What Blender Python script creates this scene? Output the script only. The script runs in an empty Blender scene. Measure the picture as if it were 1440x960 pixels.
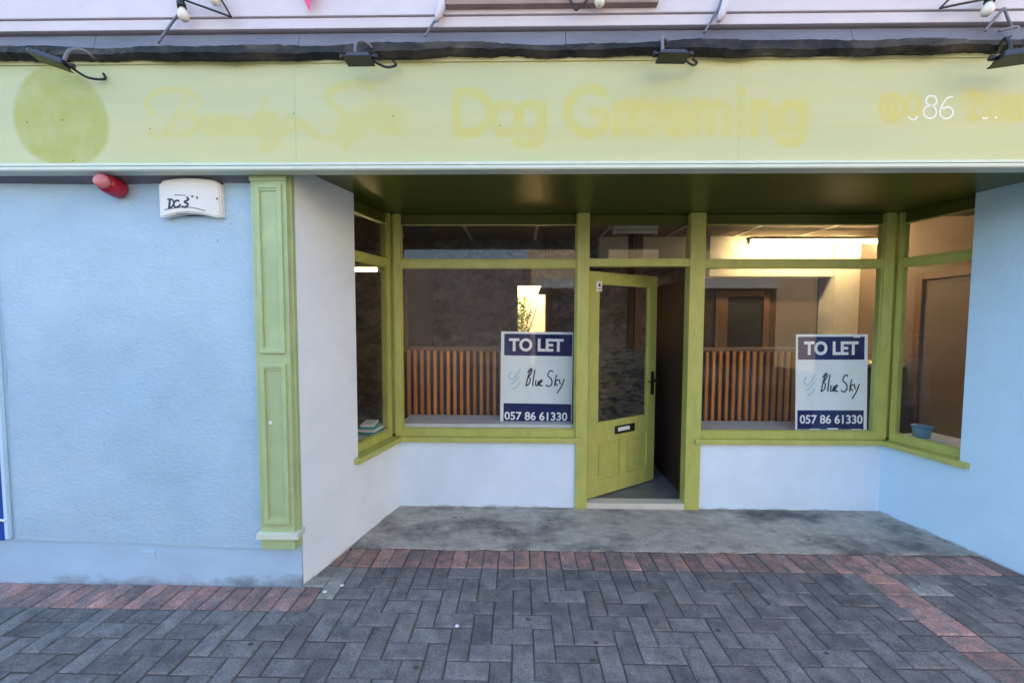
import bpy, bmesh, math, random
import numpy as np
from mathutils import Vector, Matrix
R = math.radians
random.seed(7)
scn = bpy.context.scene
COL = scn.collection

# ------------------------------------------------------------------ camera
F_PX, CAM_H, CAM_D = 580.0, 1.6, 2.37
PITCH, YAW, ROLL = R(3.0), R(1.0), R(0.15)
fw = Vector((-math.sin(YAW) * math.cos(PITCH), math.cos(YAW) * math.cos(PITCH), -math.sin(PITCH)))
rt0 = Vector((math.cos(YAW), math.sin(YAW), 0))
up0 = rt0.cross(fw)
rt = rt0 * math.cos(ROLL) + up0 * math.sin(ROLL)
up = up0 * math.cos(ROLL) - rt0 * math.sin(ROLL)
CO = Vector((0, -CAM_D, CAM_H))
cam = bpy.data.cameras.new('camera')
cam.sensor_width = 36
cam.lens = F_PX / 1440 * 36
cam.clip_start, cam.clip_end = 0.05, 500
camo = bpy.data.objects.new('camera', cam)
COL.objects.link(camo)
M = Matrix((rt, up, -fw)).transposed().to_4x4()
M.translation = CO
camo.matrix_world = M
scn.camera = camo

# ------------------------------------------------------------------ light
SUN_EL, SUN_AZ = R(42), R(-42)      # azimuth measured from +Y (behind the shop) towards +X
world = bpy.data.worlds.new('World')
scn.world = world
world.use_nodes = True
wn = world.node_tree
sky = wn.nodes.new('ShaderNodeTexSky')
sky.sky_type = 'NISHITA'
sky.sun_disc = False
sky.sun_elevation = SUN_EL
sky.sun_rotation = SUN_AZ
sky.dust_density = 1.4
sky.ozone_density = 1.3
bg = wn.nodes['Background']
bg.inputs['Strength'].default_value = 0.15
wn.links.new(sky.outputs[0], bg.inputs['Color'])
sun = bpy.data.lights.new('sun', 'SUN')
sun.energy = 3.4
sun.angle = R(0.5)
sun.color = (1.0, 0.93, 0.80)
suno = bpy.data.objects.new('sun', sun)
COL.objects.link(suno)
sd = Vector((math.sin(SUN_AZ) * math.cos(SUN_EL), math.cos(SUN_AZ) * math.cos(SUN_EL), math.sin(SUN_EL)))
suno.rotation_euler = sd.to_track_quat('Z', 'Y').to_euler()
suno.location = (0, 0, 30)
scn.view_settings.view_transform = 'Standard'
scn.view_settings.look = 'None'
scn.view_settings.gamma = 1
scn.view_settings.exposure = 2.27
scn.cycles.max_bounces = 10
scn.cycles.transparent_max_bounces = 24
scn.cycles.use_denoising = True

# ------------------------------------------------------------------ pixel helpers
def ray(x, y): return fw + rt * ((x - 720) / F_PX) - up * ((y - 480) / F_PX)
def PY(x, y, Y):
    d = ray(x, y); return CO + d * ((Y - CO.y) / d.y)
def PZ(x, y, Z=0.0):
    d = ray(x, y); return CO + d * ((Z - CO.z) / d.z)
def PP(x, y, p, n):
    d = ray(x, y); return CO + d * ((p - CO).dot(n) / d.dot(n))
def proj(p):
    v = p - CO; z = v.dot(fw)
    return 720 + F_PX * v.dot(rt) / z, 480 - F_PX * v.dot(up) / z, z

# ------------------------------------------------------------------ materials
def mat(name, col, rough=0.6, var=0.0, vscale=6.0, bump=0.0, bscale=40.0, bdist=0.01, stretch=(1, 1, 1), metal=0.0,
        spec=0.5, obj_random=0.0, col2=None, c2scale=2.0, c2lo=0.45, c2hi=0.7, speck=0.0, detail=4.0, coords='Object', grime=None, gcol=(0.12, 0.12, 0.11), gh=0.12, chips=None):
    m = bpy.data.materials.new(name); m.use_nodes = True
    n, l = m.node_tree.nodes, m.node_tree.links
    b = n['Principled BSDF']
    b.inputs['Roughness'].default_value = rough
    b.inputs['Metallic'].default_value = metal
    b.inputs['Specular IOR Level'].default_value = spec
    tc = n.new('ShaderNodeTexCoord')
    mp = n.new('ShaderNodeMapping'); mp.inputs['Scale'].default_value = stretch
    l.new(tc.outputs[coords], mp.inputs['Vector'])
    oi = n.new('ShaderNodeObjectInfo')
    out = None
    rgb = n.new('ShaderNodeRGB'); rgb.outputs[0].default_value = (*col, 1); out = rgb.outputs[0]
    def noise(sc, det=detail, rough_=0.6):
        t = n.new('ShaderNodeTexNoise'); t.inputs['Scale'].default_value = sc
        t.inputs['Detail'].default_value = det; t.inputs['Roughness'].default_value = rough_
        add = n.new('ShaderNodeVectorMath'); add.operation = 'ADD'
        mul = n.new('ShaderNodeVectorMath'); mul.operation = 'SCALE'; mul.inputs[0].default_value = (13.1, 7.7, 3.3)
        l.new(oi.outputs['Random'], mul.inputs['Scale'])
        l.new(mp.outputs[0], add.inputs[0]); l.new(mul.outputs[0], add.inputs[1])
        l.new(add.outputs[0], t.inputs['Vector'])
        return t.outputs['Fac']
    if col2 is not None:
        r = n.new('ShaderNodeMapRange'); r.inputs['From Min'].default_value = c2lo; r.inputs['From Max'].default_value = c2hi
        l.new(noise(c2scale, 6), r.inputs['Value'])
        mx = n.new('ShaderNodeMix'); mx.data_type = 'RGBA'
        l.new(r.outputs[0], mx.inputs['Factor']); l.new(out, mx.inputs['A']); mx.inputs['B'].default_value = (*col2, 1)
        out = mx.outputs['Result']
    def scale_by(val_socket, lo, hi, a=0.25, bb=0.75):
        nonlocal out
        r = n.new('ShaderNodeMapRange'); r.inputs['From Min'].default_value = a; r.inputs['From Max'].default_value = bb
        r.inputs['To Min'].default_value = lo; r.inputs['To Max'].default_value = hi
        l.new(val_socket, r.inputs['Value'])
        v = n.new('ShaderNodeVectorMath'); v.operation = 'SCALE'
        l.new(out, v.inputs[0]); l.new(r.outputs[0], v.inputs['Scale'])
        out = v.outputs[0]
    if var: scale_by(noise(vscale), 1 - var, 1 + var)
    if grime:      # splashed dirt hugging the ground, with a ragged noisy edge
        sx = n.new('ShaderNodeSeparateXYZ'); l.new(tc.outputs['Object'], sx.inputs[0])
        ad = n.new('ShaderNodeMath'); ad.operation = 'MULTIPLY_ADD'; ad.inputs[1].default_value = -0.55 * gh / 0.12
        l.new(noise(7, 6), ad.inputs[0]); l.new(sx.outputs['Z'], ad.inputs[2])
        r = n.new('ShaderNodeMapRange'); r.inputs['From Min'].default_value = -0.30 * gh / 0.12; r.inputs['From Max'].default_value = -0.30 * gh / 0.12 + gh
        r.inputs['To Min'].default_value = grime; r.inputs['To Max'].default_value = 0.0
        l.new(ad.outputs[0], r.inputs['Value'])
        mx = n.new('ShaderNodeMix'); mx.data_type = 'RGBA'
        l.new(r.outputs[0], mx.inputs['Factor']); l.new(out, mx.inputs['A']); mx.inputs['B'].default_value = (*gcol, 1); out = mx.outputs['Result']
    if chips:      # small scuffs and bare spots
        r = n.new('ShaderNodeMapRange'); r.inputs['From Min'].default_value = chips[1]; r.inputs['From Max'].default_value = chips[1] + 0.03
        l.new(noise(chips[0], 3, 0.7), r.inputs['Value'])
        mx = n.new('ShaderNodeMix'); mx.data_type = 'RGBA'
        l.new(r.outputs[0], mx.inputs['Factor']); l.new(out, mx.inputs['A']); mx.inputs['B'].default_value = (*chips[2], 1); out = mx.outputs['Result']
    if speck: scale_by(noise(130, 2), 1 - speck, 1 + speck, 0.3, 0.7)
    if obj_random: scale_by(oi.outputs['Random'], 1 - obj_random, 1 + obj_random, 0, 1)
    l.new(out, b.inputs['Base Color'])
    if bump:
        bp = n.new('ShaderNodeBump'); bp.inputs['Strength'].default_value = bump; bp.inputs['Distance'].default_value = bdist
        l.new(noise(bscale, 5), bp.inputs['Height']); l.new(bp.outputs[0], b.inputs['Normal'])
    return m

def emit_mat(name, col, s):
    m = bpy.data.materials.new(name); m.use_nodes = True
    b = m.node_tree.nodes['Principled BSDF']
    b.inputs['Base Color'].default_value = (0.8, 0.8, 0.8, 1)
    b.inputs['Emission Color'].default_value = (*col, 1)
    b.inputs['Emission Strength'].default_value = s
    return m

def glass_mat(name, tint=(0.985, 0.988, 0.985), rough=0.0):
    m = bpy.data.materials.new(name); m.use_nodes = True
    n, l = m.node_tree.nodes, m.node_tree.links
    n.remove(n['Principled BSDF'])
    o = n['Material Output']
    t = n.new('ShaderNodeBsdfTransparent'); t.inputs[0].default_value = (*tint, 1)
    g = n.new('ShaderNodeBsdfGlossy'); g.inputs['Roughness'].default_value = rough
    f = n.new('ShaderNodeFresnel'); f.inputs['IOR'].default_value = 1.5
    mx = n.new('ShaderNodeMixShader')
    ge = n.new('ShaderNodeNewGeometry')       # only the outer face of the sheet mirrors (no total reflection inside the unrefracted sheet)
    sb = n.new('ShaderNodeMath'); sb.operation = 'SUBTRACT'; sb.inputs[0].default_value = 1; l.new(ge.outputs['Backfacing'], sb.inputs[1])
    ml = n.new('ShaderNodeMath'); ml.operation = 'MULTIPLY'; l.new(f.outputs[0], ml.inputs[0]); l.new(sb.outputs[0], ml.inputs[1])
    l.new(ml.outputs[0], mx.inputs[0]); l.new(t.outputs[0], mx.inputs[1]); l.new(g.outputs[0], mx.inputs[2])
    # thin uneven film of dust and smears
    tc = n.new('ShaderNodeTexCoord'); mp = n.new('ShaderNodeMapping'); mp.inputs['Scale'].default_value = (1, 1, 0.45); l.new(tc.outputs['Object'], mp.inputs['Vector'])
    ns = n.new('ShaderNodeTexNoise'); ns.inputs['Scale'].default_value = 5; ns.inputs['Detail'].default_value = 7; ns.inputs['Roughness'].default_value = 0.7; l.new(mp.outputs[0], ns.inputs['Vector'])
    r = n.new('ShaderNodeMapRange'); r.inputs['From Min'].default_value = 0.42; r.inputs['From Max'].default_value = 0.75; r.inputs['To Min'].default_value = 0.004; r.inputs['To Max'].default_value = 0.032
    l.new(ns.outputs['Fac'], r.inputs['Value'])
    df = n.new('ShaderNodeBsdfDiffuse'); df.inputs['Color'].default_value = (0.6, 0.6, 0.58, 1)
    m2 = n.new('ShaderNodeMixShader'); l.new(r.outputs[0], m2.inputs[0]); l.new(mx.outputs[0], m2.inputs[1]); l.new(df.outputs[0], m2.inputs[2])
    l.new(m2.outputs[0], o.inputs['Surface'])
    return m

def print_mat(name, col, alpha=1.0, rough=0.5):
    """paint film whose cover follows the colour attribute 'cover' (soft worn edges)"""
    m = bpy.data.materials.new(name); m.use_nodes = True
    n, l = m.node_tree.nodes, m.node_tree.links
    b = n['Principled BSDF']; b.inputs['Base Color'].default_value = (*col, 1); b.inputs['Roughness'].default_value = rough
    a = n.new('ShaderNodeVertexColor'); a.layer_name = 'cover'
    tc = n.new('ShaderNodeTexCoord')
    ns = n.new('ShaderNodeTexNoise'); ns.inputs['Scale'].default_value = 16; ns.inputs['Detail'].default_value = 3
    l.new(tc.outputs['Object'], ns.inputs['Vector'])
    r = n.new('ShaderNodeMapRange'); r.inputs['From Min'].default_value = 0.3; r.inputs['From Max'].default_value = 0.65
    r.inputs['To Min'].default_value = alpha * 0.55; r.inputs['To Max'].default_value = alpha
    l.new(ns.outputs['Fac'], r.inputs['Value'])
    mu = n.new('ShaderNodeMath'); mu.operation = 'MULTIPLY'
    l.new(a.outputs['Color'], mu.inputs[0]); l.new(r.outputs[0], mu.inputs[1])
    l.new(mu.outputs[0], b.inputs['Alpha'])
    return m

WHITE = (0.69, 0.83, 0.96)
PALEBLUE = (0.44, 0.61, 0.73)
MT = {
 'render': mat('wall_render', PALEBLUE, 0.75, var=0.07, vscale=2.5, bump=0.6, bscale=42, bdist=0.011, stretch=(0.85, 1, 1.2), col2=(0.37, 0.55, 0.69), c2scale=1.3, c2lo=0.4, c2hi=0.7, chips=(9, 0.72, (0.30, 0.42, 0.55))),
 'render_smooth': mat('wall_render_smooth', WHITE, 0.7, var=0.06, vscale=3, grime=0.55, gh=0.02, chips=(14, 0.74, (0.45, 0.50, 0.55)), bump=0.4, bscale=40, bdist=0.006),
 'return_left': mat('left_return_lit_tint', (0.80, 0.90, 0.99), 0.7, var=0.06, vscale=3, grime=0.55, gh=0.02, chips=(14, 0.74, (0.45, 0.50, 0.55)), bump=0.4, bscale=40, bdist=0.006),  # same white wall paint; warmer, stronger light on this side put into the colour
 'return_right': mat('right_return_sky_tint', (0.56, 0.80, 0.97), 0.7, var=0.06, vscale=3, grime=0.55, gh=0.02, chips=(14, 0.74, (0.35, 0.45, 0.55)), bump=0.5, bscale=40, bdist=0.006),  # same white wall paint; bluer skylight on this side put into the colour
 'plinth': mat('plinth_paint', (0.40, 0.58, 0.74), 0.7, grime=0.7, gh=0.06, var=0.08, vscale=5, bump=0.3, bscale=18, bdist=0.008, stretch=(0.5, 1, 1)),
 'upper': mat('upper_wall_paint', (0.68, 0.62, 0.66), 0.75, var=0.07, vscale=3, bump=0.2, bscale=30, bdist=0.008),
 'fascia': mat('fascia_paint', (0.53, 0.55, 0.29), 0.45, var=0.06, vscale=3, bump=0.12, bscale=22, bdist=0.003, stretch=(0.25, 1, 2.0), col2=(0.62, 0.57, 0.24), c2scale=1.1),
 'trim': mat('fascia_trim_paint', (0.66, 0.72, 0.60), 0.35, var=0.05, vscale=8),
 'green': mat('frame_green_paint', (0.45, 0.475, 0.125), 0.40, var=0.14, vscale=9, bump=0.35, bscale=50, bdist=0.002, stretch=(1.5, 1.5, 0.5), chips=(18, 0.72, (0.20, 0.20, 0.06))),
 'pilaster': mat('pilaster_green_paint', (0.42, 0.53, 0.27), 0.42, var=0.12, vscale=6, chips=(16, 0.73, (0.22, 0.26, 0.12)), bump=0.1, bscale=50, bdist=0.002),
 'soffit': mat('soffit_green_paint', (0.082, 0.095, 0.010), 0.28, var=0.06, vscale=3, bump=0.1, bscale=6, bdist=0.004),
 'lead': mat('lead_sheet', (0.17, 0.17, 0.205), 0.55, var=0.25, vscale=6, bump=0.4, bscale=14, bdist=0.01, stretch=(0.4, 1, 1.5)),
 'bitumen': mat('bitumen_felt', (0.012, 0.013, 0.015), 0.65, var=0.6, vscale=14, bump=0.7, bscale=16, bdist=0.02, col2=(0.085, 0.072, 0.055), c2scale=5, c2lo=0.47, c2hi=0.70, spec=0.3, stretch=(.6, 1, 1)),
 'black': mat('black_plastic', (0.012, 0.013, 0.016), 0.4),
 'blackmetal': mat('black_enamel', (0.02, 0.023, 0.03), 0.35),
 'slab': None, 'paver': None, 'redpaver': None,
 'timber': mat('slat_timber', (0.55, 0.20, 0.03), 0.45, var=0.25, vscale=5, stretch=(8, 8, 0.6), obj_random=0.25),
 'darkwood': mat('dark_wood_panel', (0.035, 0.018, 0.013), 0.45, var=0.3, vscale=4, stretch=(6, 6, 0.5)),
 'brownwood': mat('brown_wood_frame', (0.20, 0.10, 0.05), 0.5, var=0.2, vscale=4, stretch=(6, 6, 0.5)),
 'inwall': mat('inner_wall_tan', (0.085, 0.05, 0.033), 0.8, var=0.2, vscale=2),
 'sidewall': mat('side_wall_brown', (0.24, 0.17, 0.13), 0.8, var=0.12, vscale=2),
 'counterstone': None,
 'inwhite': mat('inner_wall_white', (0.75, 0.70, 0.62), 0.7, var=0.04),
 'instone': mat('inner_stone_paper', (0.20, 0.16, 0.175), 0.8, var=0.6, vscale=5, bump=1.0, bscale=9, bdist=0.06, stretch=(1, 1, 1.5), col2=(0.32, 0.28, 0.28), c2scale=12),
 'ceil': mat('ceiling_board', (0.24, 0.19, 0.15), 0.8, var=0.04),
 'floor': mat('shop_floor_vinyl', (0.14, 0.15, 0.16), 0.4, var=0.25, vscale=5, stretch=(1, 4, 1)),
 'board': mat('window_board', (0.62, 0.66, 0.70), 0.5, var=0.05),
 'glass': glass_mat('window_glass'),
 'bulb': mat('bulb_glass', (0.85, 0.78, 0.66), 0.15, spec=0.6),
 'tube': emit_mat('fluorescent_tube', (1.0, 0.76, 0.38), 17.0),
  'dimtube': emit_mat('weak_tube', (1.0, 0.75, 0.35), 3.0),
 'addedlamp': emit_mat('added_back_room_lamp', (1.0, 0.84, 0.58), 14.0),  # added emitter that brightens the back room
 'navy': mat('sign_navy', (0.006, 0.015, 0.11), 0.6, spec=0.1),
 'signwhite': mat('sign_white', (0.80, 0.89, 0.92), 0.4, var=0.03),
 'signtext': mat('sign_lettering_white', (0.86, 0.88, 0.90), 0.4),
 'ink': mat('sign_ink', (0.02, 0.03, 0.06), 0.5),
 'paleink': mat('sign_faint_mark', (0.50, 0.70, 0.78), 0.5),
 'alarmwhite': mat('alarm_cover', (0.80, 0.78, 0.72), 0.35, var=0.04),
 'red': mat('red_plastic', (0.42, 0.008, 0.03), 0.3),
 'redlens': mat('faded_red_lens', (0.55, 0.16, 0.16), 0.3, var=0.15, vscale=30),
 'silver': mat('satin_steel', (0.6, 0.6, 0.6), 0.35, metal=0.9),
 'blue': mat('neighbour_blue_paint', (0.01, 0.07, 0.40), 0.35, var=0.1),
 'tubblue': mat('blue_tub_plastic', (0.10, 0.34, 0.55), 0.35),
 'tublid': mat('tub_lid_plastic', (0.03, 0.16, 0.40), 0.35),
 'paper': mat('paper', (0.75, 0.78, 0.78), 0.6),
 'teal': mat('teal_plastic', (0.05, 0.35, 0.38), 0.4),
 'pink': mat('pink_bunting_cloth', (0.85, 0.10, 0.28), 0.7),
 'leaf': mat('leaf', (0.16, 0.30, 0.03), 0.5, obj_random=0.2),
 'twig': mat('dry_twig', (0.28, 0.20, 0.12), 0.7),
 'cream': mat('cream_render', (0.80, 0.62, 0.40), 0.8, var=0.05),
 'stone': mat('street_stone', (0.22, 0.20, 0.19), 0.85, var=0.4, vscale=3, bump=0.8, bscale=5, bdist=0.05, stretch=(1, 1, 2)),
 'asphalt': mat('asphalt', (0.06, 0.06, 0.065), 0.9, var=0.2, vscale=20),
 'joint': mat('joint_sand', (0.075, 0.07, 0.065), 0.95, var=0.3, vscale=60),
 'darkglass': mat('dark_window', (0.02, 0.025, 0.03), 0.08),
 'sillbrown': mat('upper_sill_brown', (0.34, 0.24, 0.20), 0.7, var=0.2, vscale=8),
 'threshold': mat('threshold_strip', (0.62, 0.60, 0.52), 0.5, var=0.1),
 'numeral': mat('numeral_white_paint', (0.85, 0.84, 0.74), 0.5),
 'dark': mat('unlit_void', (0.02, 0.018, 0.018), 0.9),
}
MT['paver'] = mat('paver_concrete', (0.175, 0.168, 0.162), 0.88, var=0.34, vscale=12, bump=0.5, bscale=90, bdist=0.003, speck=0.34, obj_random=0.20, col2=(0.105, 0.106, 0.112), c2scale=9)
MT['redpaver'] = mat('paver_red', (0.38, 0.215, 0.18), 0.88, var=0.30, vscale=12, bump=0.5, bscale=90, bdist=0.003, speck=0.38, obj_random=0.22, col2=(0.20, 0.165, 0.155), c2scale=9, c2lo=0.40, c2hi=0.60)
MT['palepaver'] = mat('paver_pale', (0.30, 0.30, 0.27), 0.88, var=0.3, vscale=12, bump=0.5, bscale=90, bdist=0.003, speck=0.35, obj_random=0.2, col2=(0.20, 0.20, 0.19), c2scale=10)
MT['slab'] = mat('slab_concrete', (0.42, 0.40, 0.35), 0.88, var=0.30, vscale=10, bump=0.9, bscale=60, bdist=0.006, speck=0.6, col2=(0.115, 0.115, 0.112), c2scale=2.6, c2lo=0.46, c2hi=0.68, detail=7, stretch=(1, 1.5, 1), chips=(6, 0.69, (0.07, 0.07, 0.07)))

# ------------------------------------------------------------------ mesh helpers
def link(name, me, m=None, parent=None, smooth=False):
    o = bpy.data.objects.new(name, me); COL.objects.link(o)
    if m is not None: me.materials.append(MT[m] if isinstance(m, str) else m)
    if parent is not None: o.parent = parent
    if smooth:
        for p in me.polygons: p.use_smooth = True
    return o
def bm_obj(name, bm, m=None, parent=None, smooth=False):
    me = bpy.data.meshes.new(name); bmesh.ops.recalc_face_normals(bm, faces=bm.faces)
    bm.to_mesh(me); bm.free()
    return link(name, me, m, parent, smooth)
def tag(o, label=None, cat=None, group=None, kind=None):
    if label: o['label'] = label
    if cat: o['category'] = cat
    if group: o['group'] = group
    if kind: o['kind'] = kind
    return o
def empty(name, loc=(0, 0, 0)):
    o = bpy.data.objects.new(name, None); COL.objects.link(o); o.location = loc; o.empty_display_size = 0.1
    return o
class Fr:
    """local frame: s along u, d outwards along n, z up"""
    def __init__(self, o, u, n): self.o, self.u, self.n = Vector(o), Vector(u).normalized(), Vector(n).normalized()
    def p(self, s, d, z): return self.o + self.u * s + self.n * d + Vector((0, 0, z))
def add_hexa(bm, pts, bev=0.0):
    vs = [bm.verts.new(p) for p in pts]
    fs = [bm.faces.new([vs[i] for i in f]) for f in ((0, 1, 2, 3), (7, 6, 5, 4), (0, 4, 5, 1), (1, 5, 6, 2), (2, 6, 7, 3), (3, 7, 4, 0))]
    if bev:
        es = list({e for f in fs for e in f.edges})
        bmesh.ops.bevel(bm, geom=es, offset=bev, segments=2, profile=0.7, affect='EDGES')
    return vs
def fbox(bm, fr, s0, s1, d0, d1, z0, z1, bev=0.0):
    add_hexa(bm, [fr.p(s0, d0, z0), fr.p(s1, d0, z0), fr.p(s1, d1, z0), fr.p(s0, d1, z0),
                  fr.p(s0, d0, z1), fr.p(s1, d0, z1), fr.p(s1, d1, z1), fr.p(s0, d1, z1)], bev)
W = Fr((0, 0, 0), (1, 0, 0), (0, 1, 0))
def box(bm, x0, x1, y0, y1, z0, z1, bev=0.0): fbox(bm, W, x0, x1, y0, y1, z0, z1, bev)
def box_obj(name, dims, m, parent=None, bev=0.0):
    bm = bmesh.new(); box(bm, *dims, bev); return bm_obj(name, bm, m, parent)
def prism(bm, poly, z0, z1):
    a = [bm.verts.new((p[0], p[1], z0)) for p in poly]; b = [bm.verts.new((p[0], p[1], z1)) for p in poly]
    n = len(poly)
    bm.faces.new(a[::-1]); bm.faces.new(b)
    for i in range(n): bm.faces.new((a[i], a[(i + 1) % n], b[(i + 1) % n], b[i]))
def tube(bm, pts, r, seg=8, caps=True):
    pts = [Vector(p) for p in pts]; rings = []
    rs = r if isinstance(r, (list, tuple)) else [r] * len(pts)
    prev = None
    for i, p in enumerate(pts):
        t = (pts[min(i + 1, len(pts) - 1)] - pts[max(i - 1, 0)]).normalized()
        a = (prev - t * prev.dot(t)) if prev is not None else t.orthogonal()
        if a.length < 1e-6: a = t.orthogonal()
        a.normalize(); prev = a; b = t.cross(a)
        rings.append([bm.verts.new(p + (a * math.cos(2 * math.pi * k / seg) + b * math.sin(2 * math.pi * k / seg)) * rs[i]) for k in range(seg)])
    for i in range(len(rings) - 1):
        for k in range(seg):
            bm.faces.new((rings[i][k], rings[i][(k + 1) % seg], rings[i + 1][(k + 1) % seg], rings[i + 1][k]))
    if caps: bm.faces.new(rings[0][::-1]); bm.faces.new(rings[-1])
def catmull(pts, n=8, closed=False):
    pts = [Vector(p) for p in pts]; out = []; N = len(pts)
    for i in range(N if closed else N - 1):
        if closed: p0, p1, p2, p3 = pts[i - 1], pts[i], pts[(i + 1) % N], pts[(i + 2) % N]
        else: p0, p1, p2, p3 = pts[max(i - 1, 0)], pts[i], pts[i + 1], pts[min(i + 2, N - 1)]
        for k in range(n):
            t = k / n
            out.append(0.5 * ((2 * p1) + (-p0 + p2) * t + (2 * p0 - 5 * p1 + 4 * p2 - p3) * t * t + (-p0 + 3 * p1 - 3 * p2 + p3) * t ** 3))
    out.append(pts[0] if closed else pts[-1])
    return out
def ribbon(bm, pts, width, nrm, cov=None, soft=0.5):
    """flat brush stroke in the plane with normal nrm; cover fades to its edges"""
    pts = [Vector(p) for p in pts]; rows = []
    for i, p in enumerate(pts):
        t = (pts[min(i + 1, len(pts) - 1)] - pts[max(i - 1, 0)])
        if t.length < 1e-7: t = Vector((1, 0, 0))
        s = t.normalized().cross(nrm).normalized() * (width / 2)
        offs = (-1, -soft, soft, 1)
        row = [bm.verts.new(p + s * k) for k in offs]
        if cov is not None:
            endf = 0.0 if (i in (0, len(pts) - 1)) else 1.0
            for v, c in zip(row, (0, 1, 1, 0)): v[cov] = (c * endf,) * 3 + (1,)
        rows.append(row)
    for i in range(len(rows) - 1):
        for k in range(3):
            if (rows[i][k].co - rows[i + 1][k].co).length > 1e-7 and (rows[i][k + 1].co - rows[i + 1][k + 1].co).length > 1e-7:
                bm.faces.new((rows[i][k], rows[i][k + 1], rows[i + 1][k + 1], rows[i + 1][k]))
def lathe(bm, prof, origin, axis, seg=20):
    axis = Vector(axis).normalized(); a = axis.orthogonal().normalized(); b = axis.cross(a); o = Vector(origin)
    rings = [[bm.verts.new(o + axis * h + (a * math.cos(2 * math.pi * k / seg) + b * math.sin(2 * math.pi * k / seg)) * max(r, 1e-4)) for k in range(seg)] for r, h in prof]
    for i in range(len(rings) - 1):
        for k in range(seg): bm.faces.new((rings[i][k], rings[i][(k + 1) % seg], rings[i + 1][(k + 1) % seg], rings[i + 1][k]))
    bm.faces.new(rings[0][::-1]); bm.faces.new(rings[-1])
def text_mesh(s, size, bold=0.0, extrude=0.0006):
    c = bpy.data.curves.new('lettering', 'FONT'); c.body = s; c.size = size; c.offset = bold; c.extrude = extrude
    c.align_x = 'CENTER'; c.align_y = 'CENTER'; c.resolution_u = 4
    o = bpy.data.objects.new('lettering', c); COL.objects.link(o)
    bpy.context.view_layer.update()
    me = bpy.data.meshes.new_from_object(o.evaluated_get(bpy.context.evaluated_depsgraph_get()))
    COL.objects.unlink(o); bpy.data.objects.remove(o)
    return me
def fit_text(me, w, h):
    xs = [v.co.x for v in me.vertices]; ys = [v.co.y for v in me.vertices]
    cx, cy = (max(xs) + min(xs)) / 2, (max(ys) + min(ys)) / 2
    sx, sy = w / (max(xs) - min(xs)), h / (max(ys) - min(ys))
    for v in me.vertices: v.co.x = (v.co.x - cx) * sx; v.co.y = (v.co.y - cy) * sy

# ------------------------------------------------------------------ key dimensions (metres)
YB = 1.075                       # plane of the recessed shop front
YF = -0.10                       # face of the fascia board
SOF = 2.476                      # soffit height
FAB = PY(720, 242.5, YF).z       # underside of the fascia
ZT = PY(720, 84, YF).z           # top of fascia
AL = Vector((-1.298, 0, 0)); BL = Vector((-1.02, YB, 0))      # left splayed return: street corner, inner corner
AR = Vector((3.245, 0, 0)); BR = Vector((3.025, YB, 0))       # right splayed return
FL = 0.05                        # shop floor level
XW0, XW1 = -3.04, 9.0            # extent of the shop's own front
# ------------------------------------------------------------------ ground
road = box_obj('road', (-40, 40, -40, 14, -0.30, -0.022), 'asphalt'); tag(road, kind='structure')
pav = box_obj('pavement', (-14, 14, -5.2, 0.9, -0.1, -0.008), 'joint'); tag(pav, kind='structure')

C = 0.1035; GY0 = -0.20
def paver_mesh(name, cx, cy, gap=0.0045, h=0.05, bev=0.006):
    bm = bmesh.new()
    w, d = cx * C / 2 - gap / 2, cy * C / 2 - gap / 2
    lo = [bm.verts.new((sx * w, sy * d, -h)) for sx, sy in ((-1, -1), (1, -1), (1, 1), (-1, 1))]
    md = [bm.verts.new((sx * w, sy * d, -bev)) for sx, sy in ((-1, -1), (1, -1), (1, 1), (-1, 1))]
    tp = [bm.verts.new((sx * (w - bev), sy * (d - bev), 0)) for sx, sy in ((-1, -1), (1, -1), (1, 1), (-1, 1))]
    for A, B in ((lo, md), (md, tp)):
        for i in range(4): bm.faces.new((A[i], A[(i + 1) % 4], B[(i + 1) % 4], B[i]))
    bm.faces.new(tp)
    me = bpy.data.meshes.new(name); bmesh.ops.recalc_face_normals(bm, faces=bm.faces); bm.to_mesh(me); bm.free()
    return me
RX0 = 2.145                      # red cross course
GX0 = RX0 - 60 * C
def wall_left_x(y): return AL.x + (BL.x - AL.x) * y / YB
def wall_right_x(y): return AR.x + (BR.x - AR.x) * y / YB
YR = GY0 + 4 * C                 # front edge of the red course before the slab
slots = []                       # (x, y, cells x, cells y, kind)
def cell_kind(i, j):
    x = GX0 + (i + 0.5) * C; y = GY0 + (j + 0.5) * C
    if y > YR: return None
    if y > 0 and (x < wall_left_x(y) - 0.10 or x > wall_right_x(y) + 0.08): return None
    if GY0 < y < 0 and (x < -1.20): return 'red'
    if RX0 < x < RX0 + 2 * C and y < YR: return 'line'
    if GY0 < y < 0 and x > 3.30: return 'red'
    return 'grey'
done = set()
I0, I1, J0 = -20, 135, -30
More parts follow.
